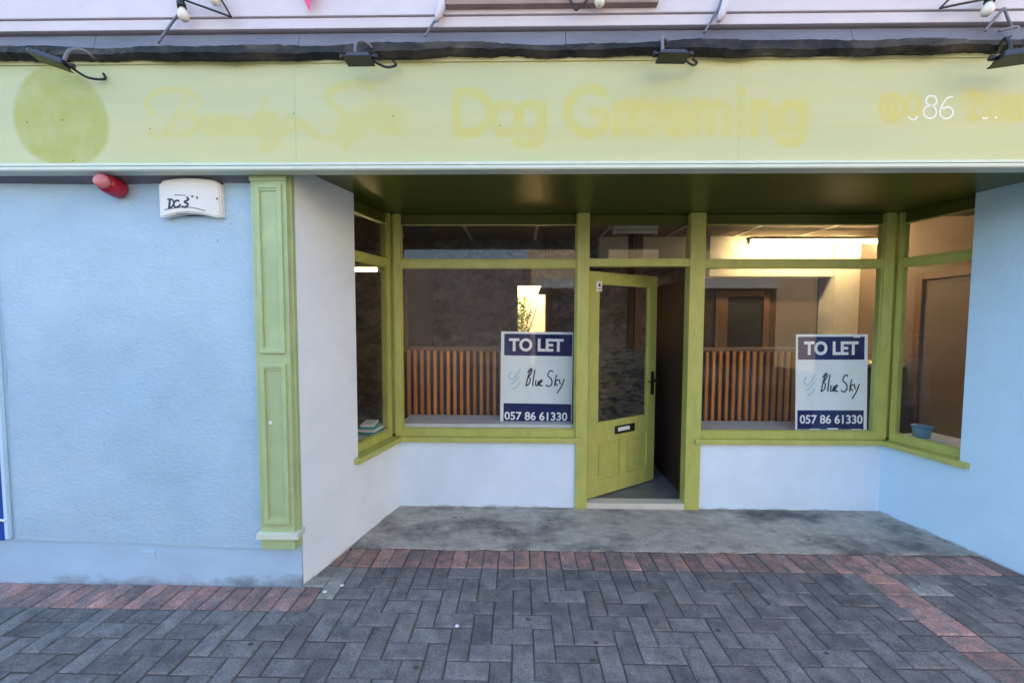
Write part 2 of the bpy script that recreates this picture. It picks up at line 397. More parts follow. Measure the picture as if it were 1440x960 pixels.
for j in range(J0, 5):
    for i in range(I0, I1):
        if (i, j) in done: continue
        k = cell_kind(i, j)
        if k is None: done.add((i, j)); continue
        x, y = GX0 + i * C, GY0 + j * C
        if k == 'red':
            if cell_kind(i, j + 1) == 'red' and (i, j + 1) not in done:
                done |= {(i, j), (i, j + 1)}; slots.append((x + C / 2, y + C, 1, 2, 'red'))
            else: done.add((i, j)); slots.append((x + C / 2, y + C / 2, 1, 1, 'red'))
        elif k == 'line':
            if cell_kind(i + 1, j) == 'line': done |= {(i, j), (i + 1, j)}; slots.append((x + C, y + C / 2, 2, 1, 'red'))
            else: done.add((i, j))
        else:
            m4 = (i - j) % 4
            if m4 == 0 and cell_kind(i + 1, j) == 'grey': done |= {(i, j), (i + 1, j)}; slots.append((x + C, y + C / 2, 2, 1, 'grey'))
            elif m4 == 3 and cell_kind(i, j + 1) == 'grey': done |= {(i, j), (i, j + 1)}; slots.append((x + C / 2, y + C, 1, 2, 'grey'))
            else: done.add((i, j)); slots.append((x + C / 2, y + C / 2, 1, 1, 'grey'))
x = GX0                          # the red soldier course along the slab
while x < 3.3:
    y = YR + C
    if x > wall_left_x(y) - 0.19 and x + C < wall_right_x(y) + 0.16: slots.append((x + C / 2, y, 1, 2, 'red'))
    x += C
def in_view(s):
    px, py, z = proj(Vector((s[0], s[1], 0)))
    return z > 0.3 and -35 < px < 1475 and py < 985
vis = [s for s in slots if in_view(s)]
vis.sort(key=lambda s: proj(Vector((s[0], s[1], 0)))[2])
grey_v = [s for s in vis if s[4] == 'grey'][:300]; red_v = [s for s in vis if s[4] == 'red'][:150]
chosen = set(map(id, grey_v + red_v))
meshes = {}
def pmesh(cx, cy, kind):
    key = (cx, cy, kind)
    if key not in meshes:
        me = paver_mesh('paver', cx, cy); me.materials.append(MT[{'grey': 'paver', 'red': 'redpaver', 'pale': 'palepaver'}[kind]]); meshes[key] = me
    return meshes[key]
pale_px = [(1335, 832), (560, 745)]
rest = bmesh.new(); rest_red = bmesh.new()
for s in slots:
    if id(s) in chosen:
        px, py, _ = proj(Vector((s[0], s[1], 0)))
        kind = s[4]
        if kind == 'grey' and abs(px - 1325) < 26 and abs(py - 832) < 8: kind = 'pale'
        if kind == 'grey' and s[1] > 0 and px < 500 and py < 830: kind = 'pale'
        o = bpy.data.objects.new('paver', pmesh(s[2], s[3], kind)); COL.objects.link(o); o.parent = pav
        o.location = (s[0] + random.uniform(-.0012, .0012), s[1] + random.uniform(-.0012, .0012), random.uniform(-0.005, 0.0015))
        o.rotation_euler = (random.uniform(-.014, .014), random.uniform(-.014, .014), random.uniform(-.012, .012))
    else:
        b = rest if s[4] == 'grey' else rest_red
        w, d = s[2] * C / 2 - .002, s[3] * C / 2 - .002; z = random.uniform(-0.003, 0.001)
        box(b, s[0] - w, s[0] + w, s[1] - d, s[1] + d, -0.05, z)
tag(bm_obj('outer_paver_field', rest, 'paver', pav), kind='stuff')
tag(bm_obj('outer_red_pavers', rest_red, 'redpaver', pav), kind='stuff')
# concrete slab in the recess (its street edge slightly ragged)
bm = bmesh.new(); YS = YR + 2 * C + 0.006
front = [(wall_left_x(YS) - 0.05 + (wall_right_x(YS) - wall_left_x(YS) + 0.1) * t / 40, YS + random.uniform(-0.004, 0.010)) for t in range(41)]
prism(bm, front + [(BR.x + 0.1, YB + 0.08), (BL.x - 0.1, YB + 0.08)], -0.06, 0.004)
slab = tag(bm_obj('doorway_slab', bm, 'slab'), kind='structure')

# ------------------------------------------------------------------ the shop building
shop = tag(empty('shop_building', (0.9, 0, 0)), 'empty white-rendered shop with green timber front and recessed open doorway', 'shop')
shop_inv = Matrix.Translation((-0.9, 0, 0))
class _P:                        # children are modelled in world space
    pass
def own(o, parent=shop):
    o.parent = parent
    if parent is shop: o.matrix_parent_inverse = shop_inv
    return o
def sbox(name, dims, m, bev=0.0, parent=shop):
    return own(box_obj(name, dims, m, None, bev), parent)
def sbm(name, bm, m, parent=shop, smooth=False): return own(bm_obj(name, bm, m, None, smooth), parent)

# front wall left of the pilaster, built as a fine grid so that the hand-floated face undulates a little
zp0 = PY(12, 757, 0).z; zp1 = PY(368, 770, 0).z
bm = bmesh.new()
NX, NZ = 30, 36
grid = {}
for a in range(NX + 1):
    for b_ in range(NZ + 1):
        x = XW0 + 0.02 + (AL.x + 0.002 - XW0 - 0.02) * a / NX
        zb = zp0 + (zp1 - zp0) * (x - XW0) / 1.5
        z = zb + (2.7 - zb) * b_ / NZ
        y = -0.006 + 0.004 * math.sin(x * 5 + z * 3) + random.uniform(-0.0012, 0.0012)
        grid[a, b_] = bm.verts.new((x, y, z))
for a in range(NX):
    for b_ in range(NZ): bm.faces.new((grid[a, b_], grid[a + 1, b_], grid[a + 1, b_ + 1], grid[a, b_ + 1]))
back = [bm.verts.new(v.co + Vector((0, 0.10, 0))) for v in (grid[0, 0], grid[NX, 0], grid[NX, NZ], grid[0, NZ])]
for a in range(NX): pass
bm.faces.new([grid[a, 0] for a in range(NX + 1)] + [back[1], back[0]])
bm.faces.new([grid[0, b_] for b_ in range(NZ + 1)] + [back[3], back[0]])
bm.faces.new([grid[NX, b_] for b_ in range(NZ + 1)] + [back[2], back[1]])
sbm('front_wall', bm, 'render', smooth=False)
sbox('plinth', (XW0 - 1.5, AL.x + 0.003, 0.003, 0.14, -0.05, 0.34), 'plinth')
sbox('wall_core', (XW0, AL.x - 0.05, 0.14, 0.30, -0.05, 2.75), 'plinth')
bm = bmesh.new(); v0 = PY(203, 775, 0.012)
box(bm, v0.x, v0.x + 0.075, -0.002, 0.02, v0.z - 0.03, v0.z + 0.012, 0.003)
sbm('plinth_patch', bm, 'plinth')

# splayed returns
uL = (BL - AL); LL = uL.length; fL = Fr(AL, uL, (uL.y, -uL.x, 0))          # outward normal towards +X
uR = (BR - AR); LR = uR.length; fR = Fr(AR, uR, (-uR.y, uR.x, 0))          # outward normal towards -X
def s_at(fr, x, y):
    p = PP(x, y, fr.o, fr.n); return (p - fr.o).dot(fr.u), p.z
SIL = 0.574                      # underside of the sill
s1L = s_at(fL, 500, 420)[0]; s1R = s_at(fR, 1363, 420)[0]
print('returns', LL, s1L, LR, s1R, ZT)
for fr, L, s1, nm in ((fL, LL, s1L, 'l'), (fR, LR, s1R, 'r')):
    bm = bmesh.new()
    fbox(bm, fr, 0.016, s1, -0.20, 0, -0.05, SOF + 0.02, 0.004)
    fbox(bm, fr, s1 - 0.002, L + 0.02, -0.20, -0.001, -0.05, SIL)
    sbm('return_wall', bm, 'return_left' if nm == 'l' else 'return_right')
# stall risers of the recessed front
PX0, PX1 = PY(810, 500, YB).x, PY(827, 500, YB).x      # left door post
PX2, PX3 = PY(966, 500, YB).x, PY(987, 500, YB).x      # right door post
sbox('stall_riser', (BL.x - 0.01, PX0 + 0.03, YB, YB + 0.18, -0.05, SIL), 'render_smooth', 0.003)
sbox('stall_riser', (PX3 - 0.045, BR.x + 0.01, YB, YB + 0.18, -0.05, SIL), 'render_smooth', 0.003)
# front wall right of the opening
sbox('front_wall', (AR.x + 0.12, XW1, 0.0, 0.3, -0.05, 2.7), 'render', 0.004)

# ---------------- windows
ZB0, ZB1 = SIL, 0.672             # sill underside, glass bottom
ZM0, ZM1 = PY(690, 376, YB).z, PY(690, 365, YB).z       # transom bar
ZH = PY(690, 315, YB).z          # glass top
def window(fr, s0, s1, posts, back, name='window', sill_ext=(0, 0), board=None):
    """fr.d = 0 is the wall face; the frame sits from d = -0.02 back to -0.09"""
    bm = bmesh.new()
    d0, d1 = -0.095 + back, -0.02 + back
    fbox(bm, fr, s0, s1, d0, d1, ZB0 + 0.038, ZB1, 0.005)
    fbox(bm, fr, s0, s1, d0 + 0.004, d1 - 0.004, ZM0, ZM1, 0.005)
    for a, b_ in posts: fbox(bm, fr, a, b_, d0 - 0.003, d1 + 0.004, ZB0 + 0.04, SOF - 0.002, 0.006)
    # glazing beads
    for za, zb in ((ZB1, ZM0), (ZM1, ZH)):
        sa = posts[0][1] if posts else s0; sb = posts[-1][0] if len(posts) > 1 else s1
        for z0_, z1_ in ((za, za + 0.008), (zb - 0.008, zb)): fbox(bm, fr, sa, sb, d1 - 0.03, d1 - 0.014, z0_, z1_)
        for q0, q1 in ((sa, sa + 0.008), (sb - 0.008, sb)): fbox(bm, fr, q0, q1, d1 - 0.0305, d1 - 0.0145, za + 0.008, zb - 0.008)
    w = sbm(name, bm, 'green')
    bh = bmesh.new(); fbox(bh, fr, s0, s1, d0, d1 - 0.03, ZH, SOF - 0.003, 0.004); own(bm_obj('shade_toned_head', bh, 'soffit'), w)  # dark soffit colour stands in for the shade on the head
    sa = posts[0][1] if posts else s0; sb = posts[-1][0] if len(posts) > 1 else s1
    for nm, za, zb in (('pane', ZB1, ZM0), ('top_pane', ZM1, ZH)):
        b2 = bmesh.new(); fbox(b2, fr, sa - 0.008, sb + 0.008, d1 - 0.036, d1 - 0.031, za - 0.008, zb + 0.008)
        own(bm_obj(nm, b2, 'glass'), w)
    b3 = bmesh.new(); fbox(b3, fr, s0 + sill_ext[0], s1 + sill_ext[1], d0, 0.045, ZB0 - 0.002, ZB0 + 0.039, 0.008)
    own(bm_obj('sill', b3, 'green'), w)
    b4 = bmesh.new(); fbox(b4, fr, s0 + 0.01, s1 - 0.01, d0 - 0.34, d0 - 0.002, ZB1 - 0.06, board or ZB1 - 0.012)
    own(bm_obj('window_board', b4, 'board'), w)
    return w
fB = Fr((0, YB, 0), (1, 0, 0), (0, -1, 0))
window(fB, BL.x - 0.02, PX0, [(BL.x - 0.03, BL.x + 0.030), (PX0 - 0.006, PX0 - 0.001)], 0.02, sill_ext=(-0.0, 0.045), board=0.70)
window(fB, PX3, BR.x + 0.02, [(PX3 + 0.001, PX3 + 0.006), (BR.x - 0.05, BR.x + 0.03)], 0.02, sill_ext=(-0.05, 0.0))
window(fL, s1L, LL - 0.012, [(s1L + 0.002, s1L + 0.008), (LL - 0.034, LL - 0.012)], -0.035, sill_ext=(-0.05, 0))
window(fR, s1R, LR - 0.012, [(s1R + 0.002, s1R + 0.008), (LR - 0.034, LR - 0.012)], -0.035, sill_ext=(-0.06, 0))

for cx0, cx1 in ((BL.x - 0.068, BL.x - 0.020), (BR.x + 0.020, BR.x + 0.088)):
    sbox('corner_post', (cx0, cx1, YB + 0.026, YB + 0.069, SIL + 0.05, SOF - 0.004), 'green', 0.006)
# ---------------- door frame, fanlight, door
bm = bmesh.new()
for a, b_, f0 in ((PX0, PX1, 0.004), (PX2, PX3, 0.004)):
    box(bm, a, b_, YB - 0.022, YB + 0.085, f0, SOF - 0.002, 0.006)
box(bm, PX1 - 0.004, PX2 + 0.004, YB - 0.012, YB + 0.08, ZM0 + 0.008, ZM1 + 0.008, 0.005)
dfr = sbm('door_frame', bm, 'green')
own(box_obj('shade_toned_head', (PX1 - 0.004, PX2 + 0.004, YB + 0.04, YB + 0.078, ZH, SOF - 0.004), 'soffit', None, 0.004), dfr)  # shade over the door head put into its dark colour
own(box_obj('fanlight_pane', (PX1 - 0.003, PX2 + 0.003, YB + 0.03, YB + 0.035, ZM1, ZH + 0.01), 'glass'), dfr)
own(box_obj('threshold', (PX1 - 0.002, PX2 + 0.002, YB - 0.015, YB + 0.09, 0.002, 0.052), 'threshold', None, 0.006), dfr)
HX, HY = PX1 + 0.013, YB + 0.040
DZ0, DZ1 = 0.062, PY(830, 380, YB).z
fe = PZ(919, 672, DZ0 + 0.01)
dv = Vector((fe.x - HX, fe.y - HY, 0)); DW = dv.length
print('door', DW, math.degrees(math.atan2(dv.y, dv.x)), DZ1)
fD = Fr((HX, HY, 0), dv, (dv.y, -dv.x, 0))
T = 0.044
gx0, gx1 = 0.10 * DW / 0.8, DW - 0.105
gz0, gz1 = 0.70, DZ1 - 0.095
bm = bmesh.new()
fbox(bm, fD, 0, gx0, -T, 0, DZ0, DZ1, 0.003)
fbox(bm, fD, gx1, DW, -T, 0, DZ0, DZ1, 0.003)
fbox(bm, fD, gx0, gx1, -T + 0.001, -0.001, gz1, DZ1)
fbox(bm, fD, gx0, gx1, -T + 0.001, -0.001, 0.535, gz0)
fbox(bm, fD, gx0, gx1, -T + 0.001, -0.001, DZ0, 0.20)
mid = (gx0 + gx1) / 2
fbox(bm, fD, mid - 0.04, mid + 0.04, -T + 0.001, -0.0015, 0.20, 0.535)
door = sbm('door', bm, 'green')
for a, b_ in ((gx0, mid - 0.04), (mid + 0.04, gx1)):
    b2 = bmesh.new(); fbox(b2, fD, a, b_, -T + 0.008, -0.016, 0.20, 0.535)
    fbox(b2, fD, a + 0.035, b_ - 0.035, -0.018, -0.007, 0.235, 0.50, 0.006)
    own(bm_obj('door_panel', b2, 'green'), door)
b2 = bmesh.new(); fbox(b2, fD, gx0 - 0.006, gx1 + 0.006, -0.026, -0.021, gz0 - 0.006, gz1 + 0.006); own(bm_obj('door_pane', b2, 'glass'), door)
b2 = bmesh.new()
fbox(b2, fD, gx0, gx1, -0.02, -0.004, gz0, gz0 + 0.012); fbox(b2, fD, gx0, gx1, -0.02, -0.004, gz1 - 0.012, gz1)
fbox(b2, fD, gx0, gx0 + 0.012, -0.0205, -0.0045, gz0 + 0.012, gz1 - 0.012); fbox(b2, fD, gx1 - 0.012, gx1, -0.0205, -0.0045, gz0 + 0.012, gz1 - 0.012)
own(bm_obj('glazing_bead', b2, 'green'), door)
lx = DW * 0.52; lz = 0.618
b2 = bmesh.new()
fbox(b2, fD, lx - 0.125, lx + 0.125, -0.001, 0.010, lz - 0.036, lz + 0.036, 0.004)
lb = own(bm_obj('letterbox', b2, 'black'), door)
b2 = bmesh.new(); fbox(b2, fD, lx - 0.095, lx + 0.05, 0.009, 0.016, lz - 0.012, lz + 0.022, 0.003); own(bm_obj('flap', b2, 'paper'), door)
hz = PP(917, 538, fD.o, fD.n).z
b2 = bmesh.new(); fbox(b2, fD, DW - 0.07, DW - 0.03, 0, 0.009, hz - 0.11, hz + 0.11, 0.004)
tube(b2, [fD.p(DW - 0.05, 0.005, hz + 0.03), fD.p(DW - 0.05, 0.05, hz + 0.03)], 0.010)
tube(b2, [fD.p(DW - 0.04, 0.05, hz + 0.032), fD.p(DW - 0.155, 0.052, hz + 0.022)], [0.010, 0.007])
own(bm_obj('door_handle', b2, 'black'), door)
st = PP(843, 402, fD.o, fD.n); ss = (st - fD.o).dot(fD.u)
b2 = bmesh.new(); fbox(b2, fD, ss - 0.035, ss + 0.03, 0.0, 0.0012, st.z - 0.045, st.z + 0.04); stk = own(bm_obj('sticker', b2, 'signtext'), door)
b2 = bmesh.new(); fbox(b2, fD, ss - 0.012, ss + 0.01, 0.0012, 0.002, st.z - 0.005, st.z + 0.018); fbox(b2, fD, ss - 0.022, ss + 0.02, 0.0012, 0.002, st.z - 0.03, st.z - 0.024)
own(bm_obj('sticker_print', b2, 'ink'), door)

# ---------------- soffit, fascia and what crowns it
XF0, XF1 = -5.2, XW1
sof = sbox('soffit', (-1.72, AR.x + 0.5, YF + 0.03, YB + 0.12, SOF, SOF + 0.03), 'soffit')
zw = PY(180, 262, 0).z
for xa, xb in ((XF0, PY(352, 260, -0.06).x - 0.001), (AR.x + 0.1, XF1)):
    bm = bmesh.new()
    add_hexa(bm, [Vector(v) for v in ((xa, YF + .036, FAB + .004), (xb, YF + .036, FAB + .004), (xb, 0.02, zw), (xa, 0.02, zw), (xa, YF + .036, FAB + .05), (xb, YF + .036, FAB + .05), (xb, .02, FAB + .05), (xa, .02, FAB + .05))])
    sbm('fascia_underside', bm, 'lead')
ZL = PY(720, 228, YF).z         # foot of the flat fascia
fas = sbox('fascia_board', (XF0, XF1, YF + 0.0015, YF + 0.035, ZL - 0.03, ZT + 0.02), 'fascia')
joints = [PY(415, 160, YF).x, PY(1040, 160, YF).x]
for jx in joints: own(box_obj('board_joint', (jx - 0.0012, jx + 0.0012, YF - 0.0006, YF + 0.002, ZL, ZT), 'pilaster'), fas)
def moulding(name, prof, m):
    """prof: (depth out of the fascia, z) swept along x in two lengths"""
    o = []
    jn = PY(503, 236, YF).x
    for xa, xb in ((XF0, jn - 0.001), (jn + 0.001, XF1)):
        bm = bmesh.new()
        A = [bm.verts.new((xa, YF - d, z)) for d, z in prof]; B = [bm.verts.new((xb, YF - d, z)) for d, z in prof]
        for i in range(len(prof)): bm.faces.new((A[i], A[(i + 1) % len(prof)], B[(i + 1) % len(prof)], B[i]))
        bm.faces.new(A[::-1]); bm.faces.new(B)
        o.append(own(bm_obj(name, bm, m), fas))
    return o
zb_ = FAB
h_ = ZL - zb_
moulding('lower_moulding', [(-0.03, zb_), (0.044, zb_), (0.050, zb_ + 0.006), (0.050, zb_ + h_ * .34), (0.044, zb_ + h_ * .42), (0.022, zb_ + h_ * .46),
                            (0.020, zb_ + h_ * .52), (0.038, zb_ + h_ * .56), (0.038, zb_ + h_ * .78), (0.030, zb_ + h_ * .86), (0.012, zb_ + h_ * .90), (0.008, zb_ + h_), (-0.03, zb_ + h_)], 'trim')
z0_ = ZT - 0.012
moulding('upper_moulding', [(-0.03, z0_), (0.008, z0_), (0.010, z0_ + 0.012), (0.022, z0_ + 0.022), (0.030, z0_ + 0.032), (0.030, z0_ + 0.05), (-0.03, z0_ + 0.05)], 'fascia')

# ghost lettering left on the fascia: flat print, carried by a colour attribute of the painted face
NF = Vector((0, -1, 0))
def circ(cx, cy, rx, ry, a0=0, a1=360, n=12):
    if a1 - a0 >= 360: return ['o'] + [(cx + rx * math.cos(R(a0 + 360 * k / n)), cy - ry * math.sin(R(a0 + 360 * k / n))) for k in range(n)]
    return [(cx + rx * math.cos(R(a0 + (a1 - a0) * k / n)), cy - ry * math.sin(R(a0 + (a1 - a0) * k / n))) for k in range(n + 1)]
bY = [[(262, 142), (250, 160), (236, 184), (222, 191), (211, 187)],
      [(214, 158), (207, 145), (218, 131), (245, 126), (270, 132), (280, 145), (268, 158), (252, 162), (272, 164), (278, 177), (262, 189), (236, 189)],
      [(284, 180), (300, 172), (298, 164), (288, 168), (285, 182), (296, 189), (308, 180)],
      [(330, 167), (316, 167), (309, 180), (317, 188), (328, 176), (331, 168), (330, 184), (338, 188)],
      [(342, 167), (339, 182), (347, 188), (358, 178), (361, 167), (358, 183), (365, 188)],
      [(374, 140), (368, 165), (366, 184), (374, 188)], [(360, 162), (384, 160)],
      [(384, 167), (381, 181), (390, 187), (402, 174), (406, 164), (396, 188), (384, 206), (370, 210), (372, 200), (392, 190), (418, 178)]]
sp = [[(522, 122), (500, 117), (470, 126), (460, 142), (476, 152), (486, 168), (480, 186), (462, 195), (442, 190), (428, 176), (414, 168)],
      [(494, 168), (490, 190), (486, 206)], [(494, 172), (506, 164), (514, 174), (506, 188), (494, 184)],
      circ(540, 172, 13, 12), [(553, 160), (552, 180), (564, 186)]]
dog = [[(643, 130), (642, 158), (642, 187)], [(643, 130), (668, 131), (687, 146), (688, 168), (672, 185), (642, 188)],
       circ(712, 167, 19, 20), circ(745, 166, 17, 20), [(762, 146), (762, 180), (758, 198), (744, 203), (728, 199)]]
gr = [[(850, 132), (832, 125), (812, 130), (799, 150), (802, 172), (818, 186), (838, 186), (850, 176), (850, 160), (834, 159)],
      [(868, 146), (868, 166), (868, 187)], [(868, 160), (876, 148), (888, 146)], circ(907, 167, 18, 20), circ(952, 167, 18, 20),
      [(978, 146), (978, 187)], [(978, 160), (988, 147), (999, 154), (1000, 187)], [(1000, 160), (1010, 147), (1022, 154), (1022, 187)],
      [(1042, 146), (1042, 187)], [(1041, 127), (1043, 133)], [(1060, 146), (1060, 187)], [(1060, 160), (1070, 147), (1085, 152), (1088, 187)],
      circ(1113, 165, 16, 19), [(1130, 146), (1130, 180), (1126, 196), (1112, 201), (1098, 197)]]
ph = [circ(1254, 152, 16, 17, 40, 330), circ(1254, 152, 6, 7, 40, 320), circ(1283, 150, 9, 16), [(1362, 132), (1380, 136), (1370, 152), (1364, 168)],
      [(1362, 133), (1385, 140), (1388, 160), (1372, 167)], circ(1402, 142, 8, 8), circ(1402, 158, 9, 9), [(1420, 137), (1420, 166)], [(1424, 140), (1436, 137), (1432, 150), (1440, 160), (1428, 167)]]
wh = [circ(1309.5, 142, 7.5, 7), circ(1307.5, 158, 9, 9), [(1340, 136), (1331, 139), (1324, 150), (1321, 160), (1327, 167), (1336, 165), (1340, 158), (1335, 151), (1325, 153)],
      [(1277, 164), (1281, 168), (1287, 168), (1290, 163)], [(1381, 166), (1384, 167), (1389, 166)], [(1398, 165), (1402, 166)]]

def flat(strokes, n=5):
    segs = []
    for s_ in strokes:
        closed = s_[0] == 'o'
        pts = catmull([PY(a, b, YF) for a, b in (s_[1:] if closed else s_)], n, closed)
        segs += [(p.x, p.z, q.x, q.z) for p, q in zip(pts[:-1], pts[1:])]
    return np.array(segs)
GX = np.arange(PY(-360, 160, YF).x, PY(1860, 160, YF).x, 0.006); GZ = np.linspace(ZL, ZT, 100)
gx, gz = np.meshgrid(GX, GZ, indexing='ij')
PXM = (CAM_D + YF) / F_PX
def dist(segs):
    d = np.full(gx.shape, 9.0)
    for x0, z0, x1, z1 in segs:
        lo, hi = min(x0, x1) - .12, max(x0, x1) + .12
        i0, i1 = np.searchsorted(GX, lo), np.searchsorted(GX, hi)
        if i1 <= i0: continue
        X, Z = gx[i0:i1], gz[i0:i1]
        dx, dz = x1 - x0, z1 - z0; L2 = dx * dx + dz * dz + 1e-12
        t = np.clip(((X - x0) * dx + (Z - z0) * dz) / L2, 0, 1)
        d[i0:i1] = np.minimum(d[i0:i1], np.hypot(X - x0 - t * dx, Z - z0 - t * dz))
    return d
def cover(strokes, core, fade):
    d = dist(flat(strokes)) / PXM
    u = np.clip((core + fade - d) / fade, 0, 1); return u * u * (3 - 2 * u)
print_ = np.maximum(0.52 * cover(bY, 2.0, 5.5), 0.52 * cover(sp, 2.2, 7.0))
print_ = np.maximum(print_, 0.68 * np.maximum(cover(dog, 3.5, 6.0), cover(gr, 3.5, 6.5)))
print_ = np.maximum(print_, 0.72 * cover(ph, 2.2, 5.0))
print_ = np.maximum(print_, 0.45 * cover([[(490, 180), (530, 160), (560, 172)]], 4, 26))        # blurred halos where the paint was scrubbed
print_ = np.maximum(print_, 0.50 * cover([[(880, 165), (920, 160), (960, 168)]], 8, 30))
print_ = np.maximum(print_, 0.40 * cover([[(985, 168), (1110, 172)]], 5, 26))
print_ = np.maximum(print_, 0.45 * cover([[(1365, 140), (1400, 150), (1440, 150)]], 4, 22))
print_ = np.maximum(print_, 0.40 * cover([[(300, 178), (400, 178)]], 4, 14))
c0 = PY(85, 164, YF)
ex, ez_ = (gx - c0.x) / (67 * PXM), (gz - c0.z) / (69 * PXM)
er = np.hypot((ex + 0.10 * ez_) / (1 - 0.10 * ez_), ez_)
u = np.clip((1.07 - er) / 0.14, 0, 1); egg = u * u * (3 - 2 * u)
me = bpy.data.meshes.new('painted_face')
nx, nz = gx.shape
co = np.stack([gx, np.full(gx.shape, YF), gz], -1).reshape(-1, 3)
ids = np.arange(nx * nz).reshape(nx, nz)
quads = np.stack([ids[:-1, :-1], ids[1:, :-1], ids[1:, 1:], ids[:-1, 1:]], -1).reshape(-1, 4)
me.from_pydata(co.tolist(), [], quads.tolist())
at = me.attributes.new('print', 'FLOAT_COLOR', 'POINT')
at.data.foreach_set('color', np.stack([print_, egg, np.zeros_like(egg), np.ones_like(egg)], -1).reshape(-1).astype(np.float32))
fm = MT['fascia'].copy(); fm.name = 'fascia_paint_with_ghost_print'
n, l = fm.node_tree.nodes, fm.node_tree.links
bs = n['Principled BSDF']; src = bs.inputs['Base Color'].links[0].from_socket
va = n.new('ShaderNodeAttribute'); va.attribute_name = 'print'
sepc = n.new('ShaderNodeSeparateColor'); l.new(va.outputs['Color'], sepc.inputs[0])
ns = n.new('ShaderNodeTexNoise'); ns.inputs['Scale'].default_value = 9; ns.inputs['Detail'].default_value = 4
tcn = n.new('ShaderNodeTexCoord'); l.new(tcn.outputs['Object'], ns.inputs['Vector'])
mr = n.new('ShaderNodeMapRange'); mr.inputs['From Min'].default_value = .3; mr.inputs['From Max'].default_value = .65; mr.inputs['To Min'].default_value = .6; mr.inputs['To Max'].default_value = 1.0
l.new(ns.outputs['Fac'], mr.inputs['Value'])
for chan, colr in ((0, (0.60, 0.53, 0.09)), (1, (0.40, 0.41, 0.06))):
    mu = n.new('ShaderNodeMath'); mu.operation = 'MULTIPLY'; l.new(sepc.outputs[chan], mu.inputs[0]); l.new(mr.outputs[0], mu.inputs[1])
    mx = n.new('ShaderNodeMix'); mx.data_type = 'RGBA'
    l.new(mu.outputs[0], mx.inputs['Factor']); l.new(src, mx.inputs['A']); mx.inputs['B'].default_value = (*colr, 1); src = mx.outputs['Result']
l.new(src, bs.inputs['Base Color'])
own(link('painted_face', me, fm), fas)
for s_ in wh:
    closed = s_[0] == 'o'
    bm = bmesh.new(); ribbon(bm, catmull([PY(a, b, YF) - Vector((0, .0012, 0)) for a, b in (s_[1:] if closed else s_)], 6, closed), 2.5 * PXM, NF)
    own(bm_obj('white_numeral_stroke', bm, 'numeral'), fas)
for px, py in ((88, 169), (38, 172), (211, 181), (553, 163), (413, 160), (103, 226), (703, 177)):   # screw holes
    c = PY(px, py, YF); own(box_obj('screw_hole', (c.x - .0028, c.x + .0028, YF - .0012, YF + .001, c.z - .0028, c.z + .0028), 'black'), fas)

# lead flashing, bitumen edge, string course, upper wall
ZA, ZBt = PY(720, 77, YF - .05).z, PY(720, 57, YF - .05).z
bm = bmesh.new(); N = 520; rows = []
rng = random.Random(3)
wob = [0.0] * (N + 1); wtop = [0.0] * (N + 1)
ph1 = [rng.uniform(0, 6.28) for _ in range(8)]
for k in range(N + 1):
    x = XF0 + (XF1 - XF0) * k / N
    wob[k] = 0.006 * math.sin(x * 2.3 + ph1[0]) + 0.004 * math.sin(x * 7.1 + ph1[1]) + 0.004 * math.sin(x * 19 + ph1[2]) + rng.uniform(-.003, .003)
    wtop[k] = 0.006 * math.sin(x * 3.1 + ph1[3]) + 0.004 * math.sin(x * 11 + ph1[4]) + rng.uniform(-.002, .002)
    yo = YF - 0.045 + 0.010 * math.sin(x * 5 + ph1[5]) + rng.uniform(-.002, .002)
    rows.append([bm.verts.new((x, YF + 0.02, ZA + 0.01)), bm.verts.new((x, yo + 0.012, ZA + wob[k])), bm.verts.new((x, yo - 0.012 + rng.uniform(-.0025, .0025), ZA + wob[k] * .7 + 0.02)),
                 bm.verts.new((x, yo - .006 + rng.uniform(-.0025, .0025), ZBt + wtop[k] - 0.012)), bm.verts.new((x, yo + 0.03, ZBt + wtop[k])), bm.verts.new((x, YF + 0.03, ZBt + 0.005))])
for k in range(N):
    for q in range(5): bm.faces.new((rows[k][q], rows[k][q + 1], rows[k + 1][q + 1], rows[k + 1][q]))
sbm('bitumen_flashing', bm, 'bitumen')
ZC = PY(720, 43, YF).z
ZD = PY(720, 25, YF - 0.0).z
bm = bmesh.new(); x = XF0; k = 0
while x < XF1:
    w = 1.35 + 0.25 * math.sin(k * 2.2)
    add_hexa(bm, [Vector(p) for p in ((x, YF - .02, ZBt - .03), (x + w - .003, YF - .02, ZBt - .03), (x + w - .003, YF + .06, ZBt - .03), (x, YF + .06, ZBt - .03),
                                      (x, YF + .012, ZC + .0), (x + w - .003, YF + .012, ZC), (x + w - .003, YF + .06, ZC), (x, YF + .06, ZC))])
    x += w; k += 1
sbm('lead_upstand', bm, 'lead')
sbox('string_course', (XF0, XF1, YF - 0.012, 0.3, ZC + 0.012, ZD), 'upper', 0.005)
sbox('upper_wall', (XF0, XF1, YF - 0.022, 0.3, ZD + 0.004, 6.6), 'upper', 0.006)
sbox('upper_wall_backing', (XF0, XF1, YF + 0.05, 0.28, SOF + 0.036, ZC + 0.010), 'dark')
